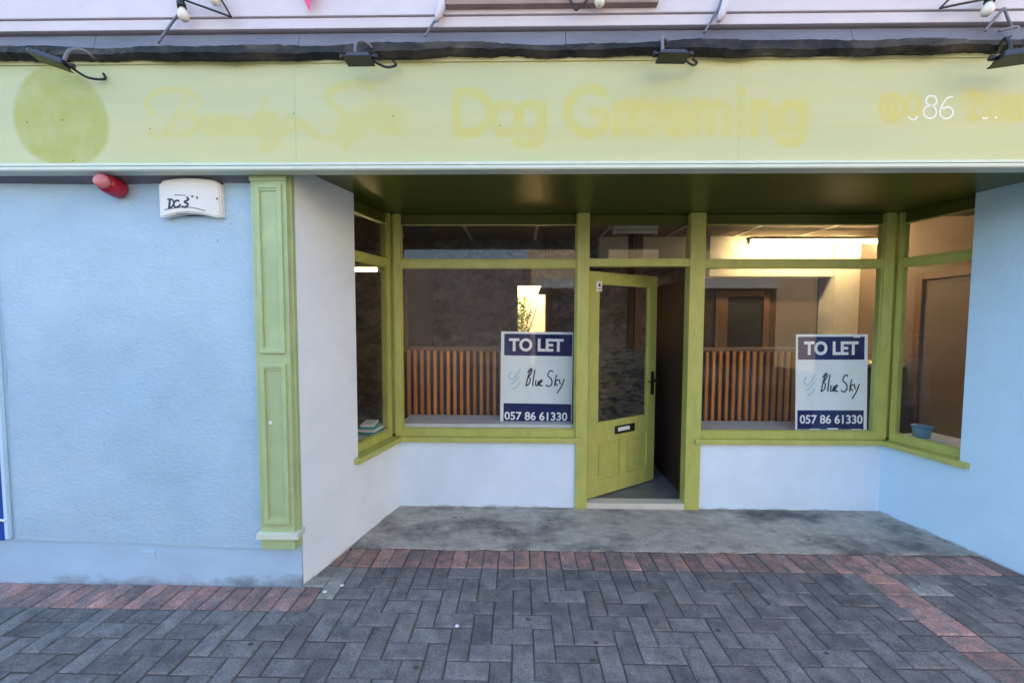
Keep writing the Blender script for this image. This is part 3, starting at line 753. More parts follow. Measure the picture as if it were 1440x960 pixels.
# upper window whose sill shows at the top edge
ux0, ux1 = PY(627, 3, YF - .04).x, PY(925, 3, YF - .04).x; uz = PY(770, 5, YF - .06).z
uw = sbox('upper_window_sill', (ux0, ux1, YF - 0.060, YF - 0.01, uz, uz + 0.075), 'sillbrown', 0.006)
own(box_obj('upper_window_pane', (ux0 + 0.06, ux1 - 0.06, YF - 0.036, YF - 0.023, uz + 0.08, uz + 1.3), 'darkglass'), uw)
bm = bmesh.new()
for a, b_ in ((ux0 + .02, ux0 + .08), (ux1 - .08, ux1 - .02), ((ux0 + ux1) / 2 - .02, (ux0 + ux1) / 2 + .02)): box(bm, a, b_, YF - .05, YF - .01, uz + .076, uz + 1.34)
box(bm, ux0 + .021, ux1 - .021, YF - .048, YF - .011, uz + 1.28, uz + 1.338)
own(bm_obj('upper_window_frame', bm, 'upper'), uw)

# ---------------- pilaster
px0, px1 = PY(352, 260, -0.06).x, PY(402, 260, -0.06).x
pz0 = PY(385, 772, -0.06).z
bm = bmesh.new(); box(bm, px0, px1, -0.06, 0.0, pz0, FAB + 0.02, 0.003)
box(bm, px1 - 0.001, AL.x + 0.012, -0.028, 0.002, pz0 + 0.004, FAB + 0.02, 0.002)
pil = sbm('pilaster', bm, 'pilaster')
def panel_mould(zlo, zhi):
    a, b_ = px0 + 0.028, px1 - 0.022
    bm = bmesh.new(); w = 0.026
    box(bm, a, b_, -0.074, -0.059, zhi - w, zhi, 0.006); box(bm, a, b_, -0.074, -0.059, zlo, zlo + w, 0.006)
    box(bm, a + .0006, a + w, -0.0735, -0.0592, zlo + .004, zhi - .004, 0.006); box(bm, b_ - w, b_ - .0006, -0.0735, -0.0592, zlo + .004, zhi - .004, 0.006)
    box(bm, a + w - .004, b_ - w + .004, -0.067, -0.0593, zhi - w - .012, zhi - w + .002); box(bm, a + w - .004, b_ - w + .004, -0.067, -0.0593, zlo + w - .002, zlo + w + .012)
    own(bm_obj('panel_moulding', bm, 'pilaster'), pil)
panel_mould(PY(380, 497, -.07).z, PY(380, 258, -.07).z)
panel_mould(PY(388, 737, -.07).z, PY(384, 511, -.07).z)
zz = PY(392, 754, -.08).z
own(box_obj('base_strip', (px0 - 0.012, px1 + 0.030, -0.085, 0.004, zz - 0.018, zz + 0.016), 'trim', None, 0.004), pil)
own(box_obj('cap_strip', (px0 - 0.004, px1 + 0.004, -0.066, 0.004, FAB - 0.028, FAB - 0.002), 'pilaster', None, 0.003), pil)
c = PY(380, 594, -.0605); bm = bmesh.new(); lathe(bm, [(0.011, 0), (0.010, .0016)], (c.x, -0.0602, c.z), (0, -1, 0), 10)
own(bm_obj('bare_paint_chip', bm, 'paper'), pil)

# ---------------- the room behind the glass
ZCE = 2.75; YBK = 3.62; RX_L, RX_R = -2.9, 4.6
sbox('shop_floor', (RX_L, RX_R, YB + 0.091, YBK, -0.05, FL), 'floor')
sbox('front_void_floor', (RX_L, AL.x - .2, 0.3, YB + 0.09, -0.05, FL), 'floor')
bm = bmesh.new()
box(bm, RX_L - 0.2, RX_R + 0.2, YB + 0.02, YBK + 2.6, ZCE, ZCE + 0.12)
box(bm, RX_L - 0.2, BL.x - 0.0, 0.3, YB + 0.019, ZCE, ZCE + 0.12)
box(bm, BR.x, RX_R + 0.2, 0.3, YB + 0.019, ZCE, ZCE + 0.12)
sbm('ceiling', bm, 'ceil')
sbox('downstand_beam', (BL.x - 0.3, BR.x + 0.3, YB + 0.09, YB + 0.16, SOF - 0.02, ZCE - 0.002), 'dark')
for q in range(7):                # ceiling cover strips running back
    xs = -1.6 + q * 0.9
    sbox('ceiling_batten', (xs, xs + 0.035, YB + 0.17, YBK - 0.01, ZCE - 0.012, ZCE - 0.001), 'inwhite')
sbox('side_wall', (RX_L - 0.2, RX_L, 0.3, YBK + 2.6, -0.05, ZCE), 'darkwood')
sbox('side_wall', (RX_R, RX_R + 0.2, 0.3, YBK + 2.6, -0.05, ZCE), 'sidewall')
# back wall pieces (openings by leaving gaps)
def bx(px): return PY(px, 440, YBK).x
def bz(py): return PY(900, py, YBK).z
sx0, sx1 = bx(728), bx(776); szt = bz(401)
sbox('stone_back_wall', (RX_L, sx0, YBK, YBK + 0.15, 0.0, ZCE), 'instone')
sbox('stone_back_wall', (sx1, bx(985), YBK, YBK + 0.15, 0.0, ZCE), 'instone')
sbox('stone_back_wall', (sx0, sx1, YBK + .001, YBK + 0.149, szt, ZCE), 'instone')
bw = sbox('tan_back_wall', (bx(985), RX_R, YBK, YBK + 0.15, 0.0, bz(391)), 'inwall')
sbox('white_bulkhead', (bx(985), bx(1150), YBK - 0.25, YBK - 0.002, bz(391), ZCE - .002), 'inwhite')
sbox('white_bulkhead', (bx(838), bx(985) - .002, YBK - 0.2, YBK - 0.002, bz(376), ZCE - .002), 'inwhite')
sbox('tan_back_wall', (bx(1150), RX_R, YBK, YBK + 0.15, bz(391) + .001, ZCE), 'inwall')
sbox('white_column', (bx(1150), bx(1197), YBK - 0.30, YBK - 0.003, 0.0, ZCE - .003), 'inwhite')
bm = bmesh.new()
for a, b_, t in ((1005, 1022, 408), (1072, 1080, 414)): box(bm, bx(a), bx(b_), YBK - 0.03, YBK - 0.002, 0, bz(t))
box(bm, bx(1022), bx(1072), YBK - 0.028, YBK - 0.002, bz(417), bz(409)); sbm('inner_door_frame', bm, 'brownwood')
sbox('inner_door', (bx(1022) + .002, bx(1072) - .002, YBK - 0.018, YBK - .001, 0, bz(417)), 'dark')
bm = bmesh.new(); box(bm, bx(1202), bx(1216), YBK - 0.03, YBK - 0.002, 0, bz(390)); box(bm, bx(1216), bx(1275), YBK - 0.028, YBK - 0.002, bz(402), bz(392)); sbm('inner_door_frame', bm, 'brownwood')
sbox('inner_door', (bx(1216) + .002, bx(1275), YBK - 0.018, YBK - .001, 0, bz(402)), 'dark')
# vertical pilaster strip seen in the left window and wood jamb by its edge
sbox('wall_strip', (PY(570, 440, 2.4).x, PY(607, 440, 2.4).x, 2.4, 2.5, 0, ZCE - .004), 'inwall')
sbox('wood_jamb', (PY(566, 440, 2.0).x - .05, PY(573, 440, 2.0).x, 2.0, 2.06, 0, 1.9), 'brownwood')
# small lit room behind the opening
sbox('back_room_wall', (sx0 - 0.9, sx1 + 0.9, YBK + 1.4, YBK + 1.5, 0, ZCE), 'cream')
sbox('back_room_wall', (sx0 - 1.0, sx0 - 0.9, YBK + .15, YBK + 1.5, 0, ZCE), 'cream')
sbox('back_room_wall', (sx1 + 0.9, sx1 + 1.0, YBK + .15, YBK + 1.5, 0, ZCE), 'cream')
bm = bmesh.new(); box(bm, sx1 - 0.09, sx1 - .001, YBK - .02, YBK + .16, 0, szt + .05); sbm('opening_jamb', bm, 'brownwood')
sbox('back_room_floor', (sx0 - 1, sx1 + 1, YBK, YBK + 1.5, -0.05, FL), 'floor')
# partition beside the doorway
pn = PY(964, 393, YB + 0.20)
bm = bmesh.new(); box(bm, pn.x + 0.0, pn.x + 0.05, YB + 0.10, YB + 1.25, FL, pn.z, 0.003)
sbm('lobby_partition', bm, 'darkwood')
cm = mat('counter_stone', (0.34, 0.29, 0.22), 0.8, var=0.5, vscale=7, bump=1.0, bscale=10, bdist=0.06, stretch=(1, 1, 2.4), col2=(0.10, 0.09, 0.08), c2scale=11, c2lo=0.48, c2hi=0.6)
cz = PP(870, 492, Vector((0, 2.35, 0)), Vector((0, 1, 0))).z
sbox('stone_counter', (PY(835, 500, 2.35).x - .15, pn.x - 0.003, 2.35, 2.5, FL, cz), cm, 0.01)
for a, b_, m_ in ((884, 890, 'inwall'), (893, 903, 'brownwood')): sbox('inner_post', (PY(a, 440, 2.8).x, PY(b_, 440, 2.8).x, 2.8, 2.88, FL, ZCE - .01), m_)
# framed door seen through the far side window
for a, b_ in ((1.62, 1.70), (2.42, 2.50)): sbox('side_door_frame', (RX_R - 0.03, RX_R - .001, a, b_, 0, 2.15), 'brownwood')
sbox('side_door_head', (RX_R - 0.028, RX_R - .001, 1.70, 2.42, 2.07, 2.15), 'brownwood')
sbox('side_shelf', (RX_R - 0.9, RX_R - .001, 2.6, 3.3, 1.05, 1.09), 'inwhite')
# roof and rear so that the sun cannot enter from behind
sbox('roof', (XF0, XF1, 0.3, 7.0, 6.4, 6.6), 'lead')
sbox('rear_wall', (XF0, XF1, 6.8, 7.0, 0, 6.4), 'cream')
sbox('party_wall', (XF0, XF0 + .2, 0.3, 6.8, 0, 6.4), 'cream')
sbox('party_wall', (XF1 - .2, XF1, 0.3, 6.8, 0, 6.4), 'cream')

# ------------------------------------------------------------------ neighbouring shop at the left edge
nb = tag(empty('neighbouring_shop', (-4, 0, 0)), 'royal blue neighbouring shopfront beside the white rendered wall', 'shop')
nbi = Matrix.Translation((4, 0, 0))
def nown(o): o.parent = nb; o.matrix_parent_inverse = nbi; return o
ez = PY(2, 565, -.01).z
nown(box_obj('wall', (-12, XW0 + 0.015, 0.0, 0.3, zp0, 2.7), 'render'))
bm = bmesh.new(); box(bm, -12, XW0 - 0.028, -0.03, -0.001, zp0 + .005, ez, 0.004); nown(bm_obj('blue_panel', bm, 'blue'))
bm = bmesh.new(); box(bm, XW0 - 0.027, XW0 - 0.006, -0.026, -0.0015, zp0 + 0.01, 2.40, 0.004); nown(bm_obj('pale_trim', bm, 'return_right'))
zq = PY(5, 733, -.03).z
bm = bmesh.new(); tube(bm, [(-3.6, -0.036, zq - 0.05), (-3.25, -0.036, zq - .01), (XW0 - 0.03, -0.036, zq + 0.012), (XW0 - 0.012, -0.03, zq + .004)], 0.007); nown(bm_obj('pale_cable', bm, 'signwhite', None, True))
nown(box_obj('upper_storey', (-12, XF0 - .01, 0.0, 7, 2.7, 6.4), 'upper'))

# ------------------------------------------------------------------ buildings across the street (seen in the glass only)
def opposite(name, x0, x1, h, m, label, wins):
    r = tag(empty(name, ((x0 + x1) / 2, -10.5, 0)), label, 'building')
    inv = Matrix.Translation((-(x0 + x1) / 2, 10.5, 0))
    o = box_obj('wall', (x0, x1, -16, -10.5, -0.05, h), m); o.parent = r; o.matrix_parent_inverse = inv
    for a, b_, c_, d_ in wins:
        w = box_obj('window', (a, b_, -10.51, -10.485, c_, d_), 'darkglass'); w.parent = r; w.matrix_parent_inverse = inv
        f = box_obj('sill', (a - .08, b_ + .08, -10.5, -10.42, c_ - .09, c_ - .005), 'upper'); f.parent = w
    return r
opposite('stone_building', -14, 0.4, 3.5, 'stone', 'grey rubble stone building across the street', [(-9, -8, 1, 2.4), (-12, -11, 1, 2.4)])
cb = opposite('cream_building', 0.42, 16, 6.6, 'cream', 'cream rendered building across the street', [(2, 3.2, 3.4, 4.8), (5, 6.2, 3.4, 4.8), (8, 9.2, 3.4, 4.8)])

for nm, dm, m_ in (('shopfront', (0.6, 15.8, -10.5, -10.44, 0.0, 3.1), 'darkwood'), ('added_shop_window', (1.0, 4.6, -10.45, -10.43, 0.7, 2.6), 'darkglass'), ('added_shop_window', (5.4, 9.0, -10.45, -10.43, 0.7, 2.6), 'darkglass'), ('added_shop_sign', (0.6, 15.8, -10.46, -10.38, 2.75, 3.09), 'board')):  # unseen dark front added so the panes mirror less brightness
    o = box_obj(nm, dm, m_); o.parent = cb; o.matrix_parent_inverse = Matrix.Translation((-8.21, 10.5, 0))
eb = tag(empty('added_bounce_gable', (12, -4, 0)), 'unseen cream gable added to bounce warm light into the street', 'building')  # added out of view to throw warm bounce from the right
for nm, dm, m_ in (('wall', (9.2, 16, -10.4, -1.8, -.05, 6.5), 'cream'), ('window', (9.185, 9.21, -7, -6, 3.6, 4.9), 'darkglass'), ('window', (9.185, 9.21, -4, -3, 3.6, 4.9), 'darkglass')):
    o = box_obj(nm, dm, m_); o.parent = eb; o.matrix_parent_inverse = Matrix.Translation((-12, 4, 0))

# ------------------------------------------------------------------ TO LET boards
def to_let(label, tl, tr, br, bl, Y, lean, tear):
    """corners in photo pixels, board stands just behind the pane"""
    a, b_, c_, d_ = (PY(*q, Y) for q in (tl, tr, br, bl))
    root = tag(empty('to_let_sign', tuple((c_ + d_) / 2)), label, 'sign', 'to let boards in the windows')
    w = ((b_ - a).length + (c_ - d_).length) / 2; h = ((a - d_).length + (b_ - c_).length) / 2
    xa = ((b_ - a) + (c_ - d_)).normalized(); za = ((a - d_) + (b_ - c_)); za = (za - xa * za.dot(xa)).normalized()
    za = (Matrix.Rotation(lean, 3, xa) @ za); n = xa.cross(za); n = -n if n.y > 0 else n
    M_ = Matrix((xa, n, za)).transposed().to_4x4(); M_.translation = (c_ + d_) / 2
    root.matrix_world = M_
    root['label'] = label
    L = Fr((0, 0, 0), (1, 0, 0), (0, 1, 0))
    def part(nm, bm, m): o = bm_obj(nm, bm, m); o.parent = root; return o
    # in local axes +y points to the street
    bm = bmesh.new(); fbox(bm, L, -w / 2, w / 2, -0.004, 0, 0, h); part('board', bm, 'signwhite')
    bd = w * 0.045
    x0, x1 = -w / 2 + (bd if tear == 0 else bd * .6), w / 2 - (0.2 * bd if tear == 0 else bd)
    bm = bmesh.new(); fbox(bm, L, x0, x1, 0.0003, 0.0009, h * 0.735, h * 0.975); part('navy_band', bm, 'navy')
    bm = bmesh.new(); fbox(bm, L, x0, x1, 0.0003, 0.0009, 0.0 if tear == 0 else 0.004, h * 0.205); part('navy_band', bm, 'navy')
    def txt(s, cx, cz, tw, th, bold, m, sz=1.0):
        me = text_mesh(s, sz, bold); fit_text(me, tw, th)
        o = link('lettering', me, m, root)
        o.matrix_local = Matrix(((-1 if n.cross(za).dot(xa) < 0 else 1, 0, 0, cx), (0, 0, 1, 0.0016), (0, 1, 0, cz), (0, 0, 0, 1))) if False else Matrix(((1, 0, 0, cx), (0, 0, 1, 0.0016), (0, 1, 0, cz), (0, 0, 0, 1)))
        return o
    txt('TO LET', 0.0 - 0.01 * w, h * 0.855, w * 0.76, h * 0.145, 0.035, 'signtext')
    txt('057 86 61330', 0.0, h * 0.065 if tear == 0 else h * .11, w * 0.88, h * 0.095, 0.022, 'signtext')
    def q(x, y): return Vector(((x - 375) / 610 * w, 0.0018, h * (1 - (y - 92) / 765)))
    ink = [[(330, 400), (304, 470), (287, 550)], [(297, 440), (325, 405), (337, 420), (318, 462), (302, 474), (322, 490), (314, 530), (285, 552)],
           [(362, 412), (350, 480), (345, 540), (350, 546)], [(372, 500), (368, 540), (382, 545), (396, 506), (394, 540), (404, 546)],
           [(402, 530), (424, 508), (414, 498), (404, 528), (416, 548), (428, 542)], [(516, 428), (492, 418), (470, 458), (500, 488), (506, 530), (482, 552), (455, 540)],
           [(546, 452), (536, 500), (530, 552)], [(562, 490), (536, 516), (556, 546)], [(570, 490), (574, 520), (584, 530)], [(612, 488), (588, 550), (552, 608)]]
    bm = bmesh.new()
    for s_ in ink: ribbon(bm, catmull([q(*p) for p in s_], 5), 0.011 * w / 0.6, Vector((0, 1, 0)))
    part('handwriting', bm, 'ink')
    bm = bmesh.new()
    for s_ in ([(160, 430), (140, 470), (165, 500), (200, 470), (235, 410)], [(150, 540), (190, 520), (230, 470)], [(170, 580), (210, 560), (235, 520)]):
        ribbon(bm, catmull([q(*p) for p in s_], 5), 0.014, Vector((0, 1, 0)))
    part('faint_emblem', bm, 'paleink')
    if tear:
        for (u0, u1, z0_, z1_) in ((-.30, -.16, .0, .012), (-.05, .10, .0, .018), (.28, .42, .0, .010), (.30, .39, .965, .985)):
            bm = bmesh.new(); fbox(bm, L, u0 * w, u1 * w, .0010, .0020, z0_ * h, z1_ * h); part('torn_edge', bm, 'signwhite')
    return root
YS_ = YB + 0.075
to_let('navy and white to let board standing upright beside the open door', (703, 466), (804, 467), (804, 594), (703, 592), YB + 0.19, R(-1), 0)
to_let('tilted navy and white to let board with torn lower edge in corner of window', (1125, 470), (1226, 470), (1219, 604), (1118, 604), YS_, R(-2), 1)

# ------------------------------------------------------------------ slatted screens behind the windows
def slat_screen(label, xa, xb, Y, ztop, xgap):
    r = tag(empty('slatted_screen', ((xa + xb) / 2, Y, FL)), label, 'screen', 'slatted timber screens inside the windows')
    inv = Matrix.Translation((-(xa + xb) / 2, -Y, -FL))
    def pt(o): o.parent = r; o.matrix_parent_inverse = inv; return o
    pt(box_obj('top_rail', (xa, xb, Y - 0.03, Y + 0.035, ztop - 0.035, ztop), 'brownwood', None, 0.004))
    pt(box_obj('bottom_rail', (xa, xb, Y - 0.02, Y + 0.03, FL, FL + 0.08), 'brownwood', None, 0.004))
    me = None; x = xa + 0.01
    while x + 0.03 < xb:
        if me is None:
            o = box_obj('slat', (-0.015, 0.015, -0.012, 0.012, FL + 0.08, ztop - 0.035), 'timber', None, 0.003); me = o.data
        else: o = bpy.data.objects.new('slat', me); COL.objects.link(o)
        o.location = (x + 0.015 - (xa + xb) / 2, 0, -FL); o.parent = r
        x += xgap
    pt(box_obj('backing', (xa, xb, Y + 0.036, Y + 0.045, FL, ztop - 0.06), 'darkwood'))
    return r
YSC = YB + 0.52
zsl = PY(640, 487, YSC).z
slat_screen('brown slatted timber screen behind the to let board left of the open door', PY(560, 500, YSC).x - .05, PY(806, 500, YSC).x, YSC, zsl, 0.064)
slat_screen('brown slatted timber screen behind the tilted to let board', PY(984, 500, YSC).x - .02, PY(1190, 500, YSC).x, YSC, zsl, 0.064)

# ------------------------------------------------------------------ lamps and things inside
def strip_light(label, p0, p1, Y, lit, tm='tube'):
    a, b_ = PY(*p0, Y), PY(*p1, Y)
    c = (a + b_) / 2
    r = tag(empty('strip_light', tuple(c)), label, 'light')
    L = (b_ - a).length / 2
    bm = bmesh.new(); box(bm, -L, L, -0.05, 0.05, 0.022, ZCE - c.z - .001 if ZCE - c.z < .12 else 0.06, 0.004); o = bm_obj('housing', bm, 'inwhite'); o.parent = r
    bm = bmesh.new(); tube(bm, [(-L + .02, 0, 0), (L - .02, 0, 0)], 0.019, 10); o = bm_obj('tube', bm, tm if lit else 'inwhite', None, True); o.parent = r
    for s in (-1, 1):
        o = box_obj('end_cap', (s * L - .02 * (s > 0), s * L + .02 * (s < 0), -.025, .025, -.025, .0215), 'inwhite'); o.parent = r
    return r
strip_light('lit fluorescent strip light glowing above the tilted to let board', (1052, 340), (1240, 340), YBK - 0.55, True)
strip_light('unlit pale ceiling strip light seen over the open door', (862, 326), (924, 326), YB + 0.95, False)
strip_light('lit fluorescent tube seen through the narrow window beside the pilaster', (470, 381), (534, 378), 1.9, True, 'dimtube')
# lamp added to brighten the opening in the back wall
r = tag(empty('added_room_light', ((sx0 + sx1) / 2, YBK + .75, ZCE)), 'glowing ceiling panel added to brighten the small room behind the stone wall', 'light')
o = box_obj('diffuser', (-.4, .4, -.25, .25, -0.04, -0.012), 'addedlamp'); o.parent = r
o = box_obj('frame', (-.43, .43, -.28, .28, -0.0115, -0.001), 'inwhite'); o.parent = r
# pendant
pc = PY(767, 405, YBK - .6)
r = tag(empty('pendant_lamp', tuple(pc)), 'small grey pendant lamp hanging before the bright back opening', 'lamp')
bm = bmesh.new(); lathe(bm, [(0.10, -0.08), (0.045, 0.075), (0.015, 0.09), (0.015, 0.10)], (0, 0, 0), (0, 0, 1), 18); o = bm_obj('lamp_shade', bm, 'lead', None, True); o.parent = r
bm = bmesh.new(); tube(bm, [(0, 0, 0.09), (0, 0, ZCE - pc.z)], 0.006, 6); o = bm_obj('cord', bm, 'black'); o.parent = r
# plant with dry twigs in front of the back wall
pl = PY(722, 470, YBK - .35)
r = tag(empty('potted_plant', (pl.x, pl.y, FL)), 'tall potted plant with bare twigs and green leaves by the back opening', 'plant')
bm = bmesh.new(); lathe(bm, [(0.13, 0.002), (0.18, 0.38), (0.19, 0.40), (0.16, 0.40)], (0, 0, 0), (0, 0, 1), 16); o = bm_obj('pot', bm, 'dark', None, True); o.parent = r
bm = bmesh.new(); rng = random.Random(5)
ends = []
for q in range(9):
    a = rng.uniform(0, 6.28); rr = rng.uniform(.1, .42); hgt = rng.uniform(1.25, 1.75)
    e = Vector((rr * math.cos(a), rr * math.sin(a) * .5, hgt)); mid_ = Vector((e.x * .3, e.y * .3, hgt * .6))
    tube(bm, catmull([(0, 0, .38), mid_, e], 5), 0.007, 5); ends.append((mid_, e))
o = bm_obj('twigs', bm, 'twig'); o.parent = r
bm = bmesh.new()
for q in range(320):
    m_, e = rng.choice(ends); p = m_.lerp(e, rng.uniform(.3, 1.05)) + Vector((rng.uniform(-.07, .07), rng.uniform(-.07, .07), rng.uniform(-.08, .08)))
    p.x = abs(p.x) * .6 + .04
    d = Vector((rng.uniform(-1, 1), rng.uniform(-1, 1), rng.uniform(-.6, .6))).normalized(); s_ = d.orthogonal().normalized(); l_ = rng.uniform(.03, .06)
    bm.faces.new([bm.verts.new(v) for v in (p, p + d * l_ * .5 + s_ * l_ * .25, p + d * l_, p + d * l_ * .5 - s_ * l_ * .25)])
o = tag(bm_obj('foliage', bm, 'leaf'), kind='stuff'); o.parent = r
# leafy plant standing in the lit back room
gp = PY(733, 440, YBK + .55)
r = tag(empty('leafy_plant', (gp.x, gp.y, FL)), 'bright green leafy plant standing inside the lit back room', 'plant')
bm = bmesh.new(); lathe(bm, [(0.11, 0.002), (0.15, 0.30), (0.16, 0.32), (0.13, 0.32)], (0, 0, 0), (0, 0, 1), 16); o = bm_obj('pot', bm, 'dark', None, True); o.parent = r
bm = bmesh.new(); tube(bm, [(0, 0, .3), (.01, 0, .9), (0, .01, 1.6)], [.018, .014, .006], 6); o = bm_obj('stem', bm, 'twig', None, True); o.parent = r
bm = bmesh.new()
for q in range(520):
    p = Vector((rng.gauss(0, .055), rng.gauss(0, .07), rng.uniform(.55, 1.9)))
    d = Vector((rng.uniform(-1, 1), rng.uniform(-1, 1), rng.uniform(-.6, .6))).normalized(); s_ = d.orthogonal().normalized(); l_ = rng.uniform(.05, .09)
    bm.faces.new([bm.verts.new(v) for v in (p, p + d * l_ * .5 + s_ * l_ * .28, p + d * l_, p + d * l_ * .5 - s_ * l_ * .28)])
o = tag(bm_obj('foliage', bm, 'leaf'), kind='stuff'); o.parent = r
# blue tub and folded papers on the window boards
tp = PP(1296, 612, fR.o - fR.n * 0.22, fR.n); tp.z = ZB1 - 0.012
r = tag(empty('plastic_tub', tuple(tp)), 'small pale blue plastic tub on the inner window board', 'tub')
bm = bmesh.new(); lathe(bm, [(0.050, 0.001), (0.062, 0.075), (0.066, 0.078), (0.066, 0.084)], (0, 0, 0), (0, 0, 1), 20); o = bm_obj('body', bm, 'tubblue', None, True); o.parent = r
bm = bmesh.new(); lathe(bm, [(0.069, 0.079), (0.069, 0.094), (0.060, 0.098)], (0, 0, 0), (0, 0, 1), 20); o = bm_obj('lid', bm, 'tublid', None, True); o.parent = r
pp = PP(520, 603, fL.o - fL.n * 0.2, fL.n); pp.z = ZB1 - 0.012
r = tag(empty('folded_cloth', tuple(pp)), 'folded teal and white cloths on the narrow window board', 'cloth')
for q, (m_, w_) in enumerate((('teal', .20), ('paper', .17), ('teal', .15), ('paper', .11))):
    bm = bmesh.new(); box(bm, -.09, .09, -w_ / 2, w_ / 2, q * .022 + .001, q * .022 + .021, .009)
    o = bm_obj('layer', bm, m_, None, True); o.parent = r; o.rotation_euler = (0, 0, 1.3 + .12 * q)

# ------------------------------------------------------------------ alarm box and sounder on the left wall
a0 = PY(264, 279, -0.06)
r = tag(empty('alarm_box', (a0.x - .004, -0.012, a0.z)), 'white curved burglar alarm box with black script under the fascia', 'alarm')
bm = bmesh.new(); hw, hh, dp = 0.178, 0.114, 0.05
pro = []
for k in range(13):
    t = k / 12; pro.append((-hw + 2 * hw * t, hh - 0.012 * (2 * t - 1) ** 2 - (0.02 if t in (0, 1) else 0)))
for k in range(13):
    t = 1 - k / 12; pro.append((-hw + 2 * hw * t, -hh + 0.034 * (1 - (2 * t - 1) ** 2) ** 1.0 + (0.016 if t in (0, 1) else 0)))
A = [bm.verts.new((x, 0, z)) for x, z in pro]; B = [bm.verts.new((x * .985, -dp + 0.018 * (x / hw) ** 2, z * .975)) for x, z in pro]
n_ = len(pro)
for k in range(n_): bm.faces.new((A[k], A[(k + 1) % n_], B[(k + 1) % n_], B[k]))
for k in range(12): bm.faces.new((B[k], B[k + 1], B[n_ - 2 - k], B[n_ - 1 - k]))
bm.faces.new(A[::-1])
bmesh.ops.bevel(bm, geom=[e for e in bm.edges if all(v in set(B) for v in e.verts) and len(e.link_faces) == 2 and abs(e.link_faces[0].normal.dot(e.link_faces[1].normal)) < .6], offset=0.007, segments=2, affect='EDGES')
o = bm_obj('cover', bm, 'alarmwhite'); o.parent = r
o = box_obj('back_plate', (-hw * .96, hw * .96, 0.0, .014, -hh * .75, hh * .9), 'dark'); o.parent = r
bm = bmesh.new()
def qa(x, y): 
    X = (x - 985) / 262 * hw; return Vector((X, -dp + 0.018 * (X / hw) ** 2 - .0015, -(y - 280) / 165 * hh))
for s_, w_ in (([(840, 285), (828, 350)], .012), ([(815, 285), (860, 290), (872, 320), (850, 348), (818, 352)], .009), ([(925, 300), (890, 300), (872, 325), (885, 350), (925, 340), (925, 325)], .011),
               ([(985, 270), (1000, 290), (965, 310), (995, 325), (975, 350), (940, 345)], .011), ([(880, 252), (980, 258)], .004), ([(1025, 262), (1040, 268)], .010), ([(1068, 265), (1072, 285)], .008),
               ([(785, 372), (820, 362), (1000, 352), (1130, 378)], .004), ([(890, 404), (990, 402)], .004)):
    ribbon(bm, catmull([qa(*p) for p in s_], 5), w_, Vector((0, -1, 0)))
o = bm_obj('script_lettering', bm, 'ink'); o.parent = r
bm = bmesh.new(); lathe(bm, [(.005, 0), (.004, .003)], qa(1222, 278), (0, -1, 0), 8); o = bm_obj('screw', bm, 'black'); o.parent = r
s0_ = PY(166, 266, -0.02)
ax = (PY(143, 255, -0.13) - s0_).normalized()
r = tag(empty('alarm_sounder', tuple(s0_)), 'red cylindrical alarm strobe with faded nose beside the alarm box', 'alarm')
bm = bmesh.new(); lathe(bm, [(0.034, -0.02), (0.052, 0.0), (0.054, 0.01), (0.050, 0.065), (0.046, 0.072), (0.044, 0.095)], (0, 0, 0), ax, 24); o = bm_obj('body', bm, 'red', None, True); o.parent = r
bm = bmesh.new(); lathe(bm, [(0.038, 0.094), (0.038, 0.115), (0.032, 0.128), (0.016, 0.134)], (0, 0, 0), ax, 24); o = bm_obj('lens', bm, 'redlens', None, True); o.parent = r

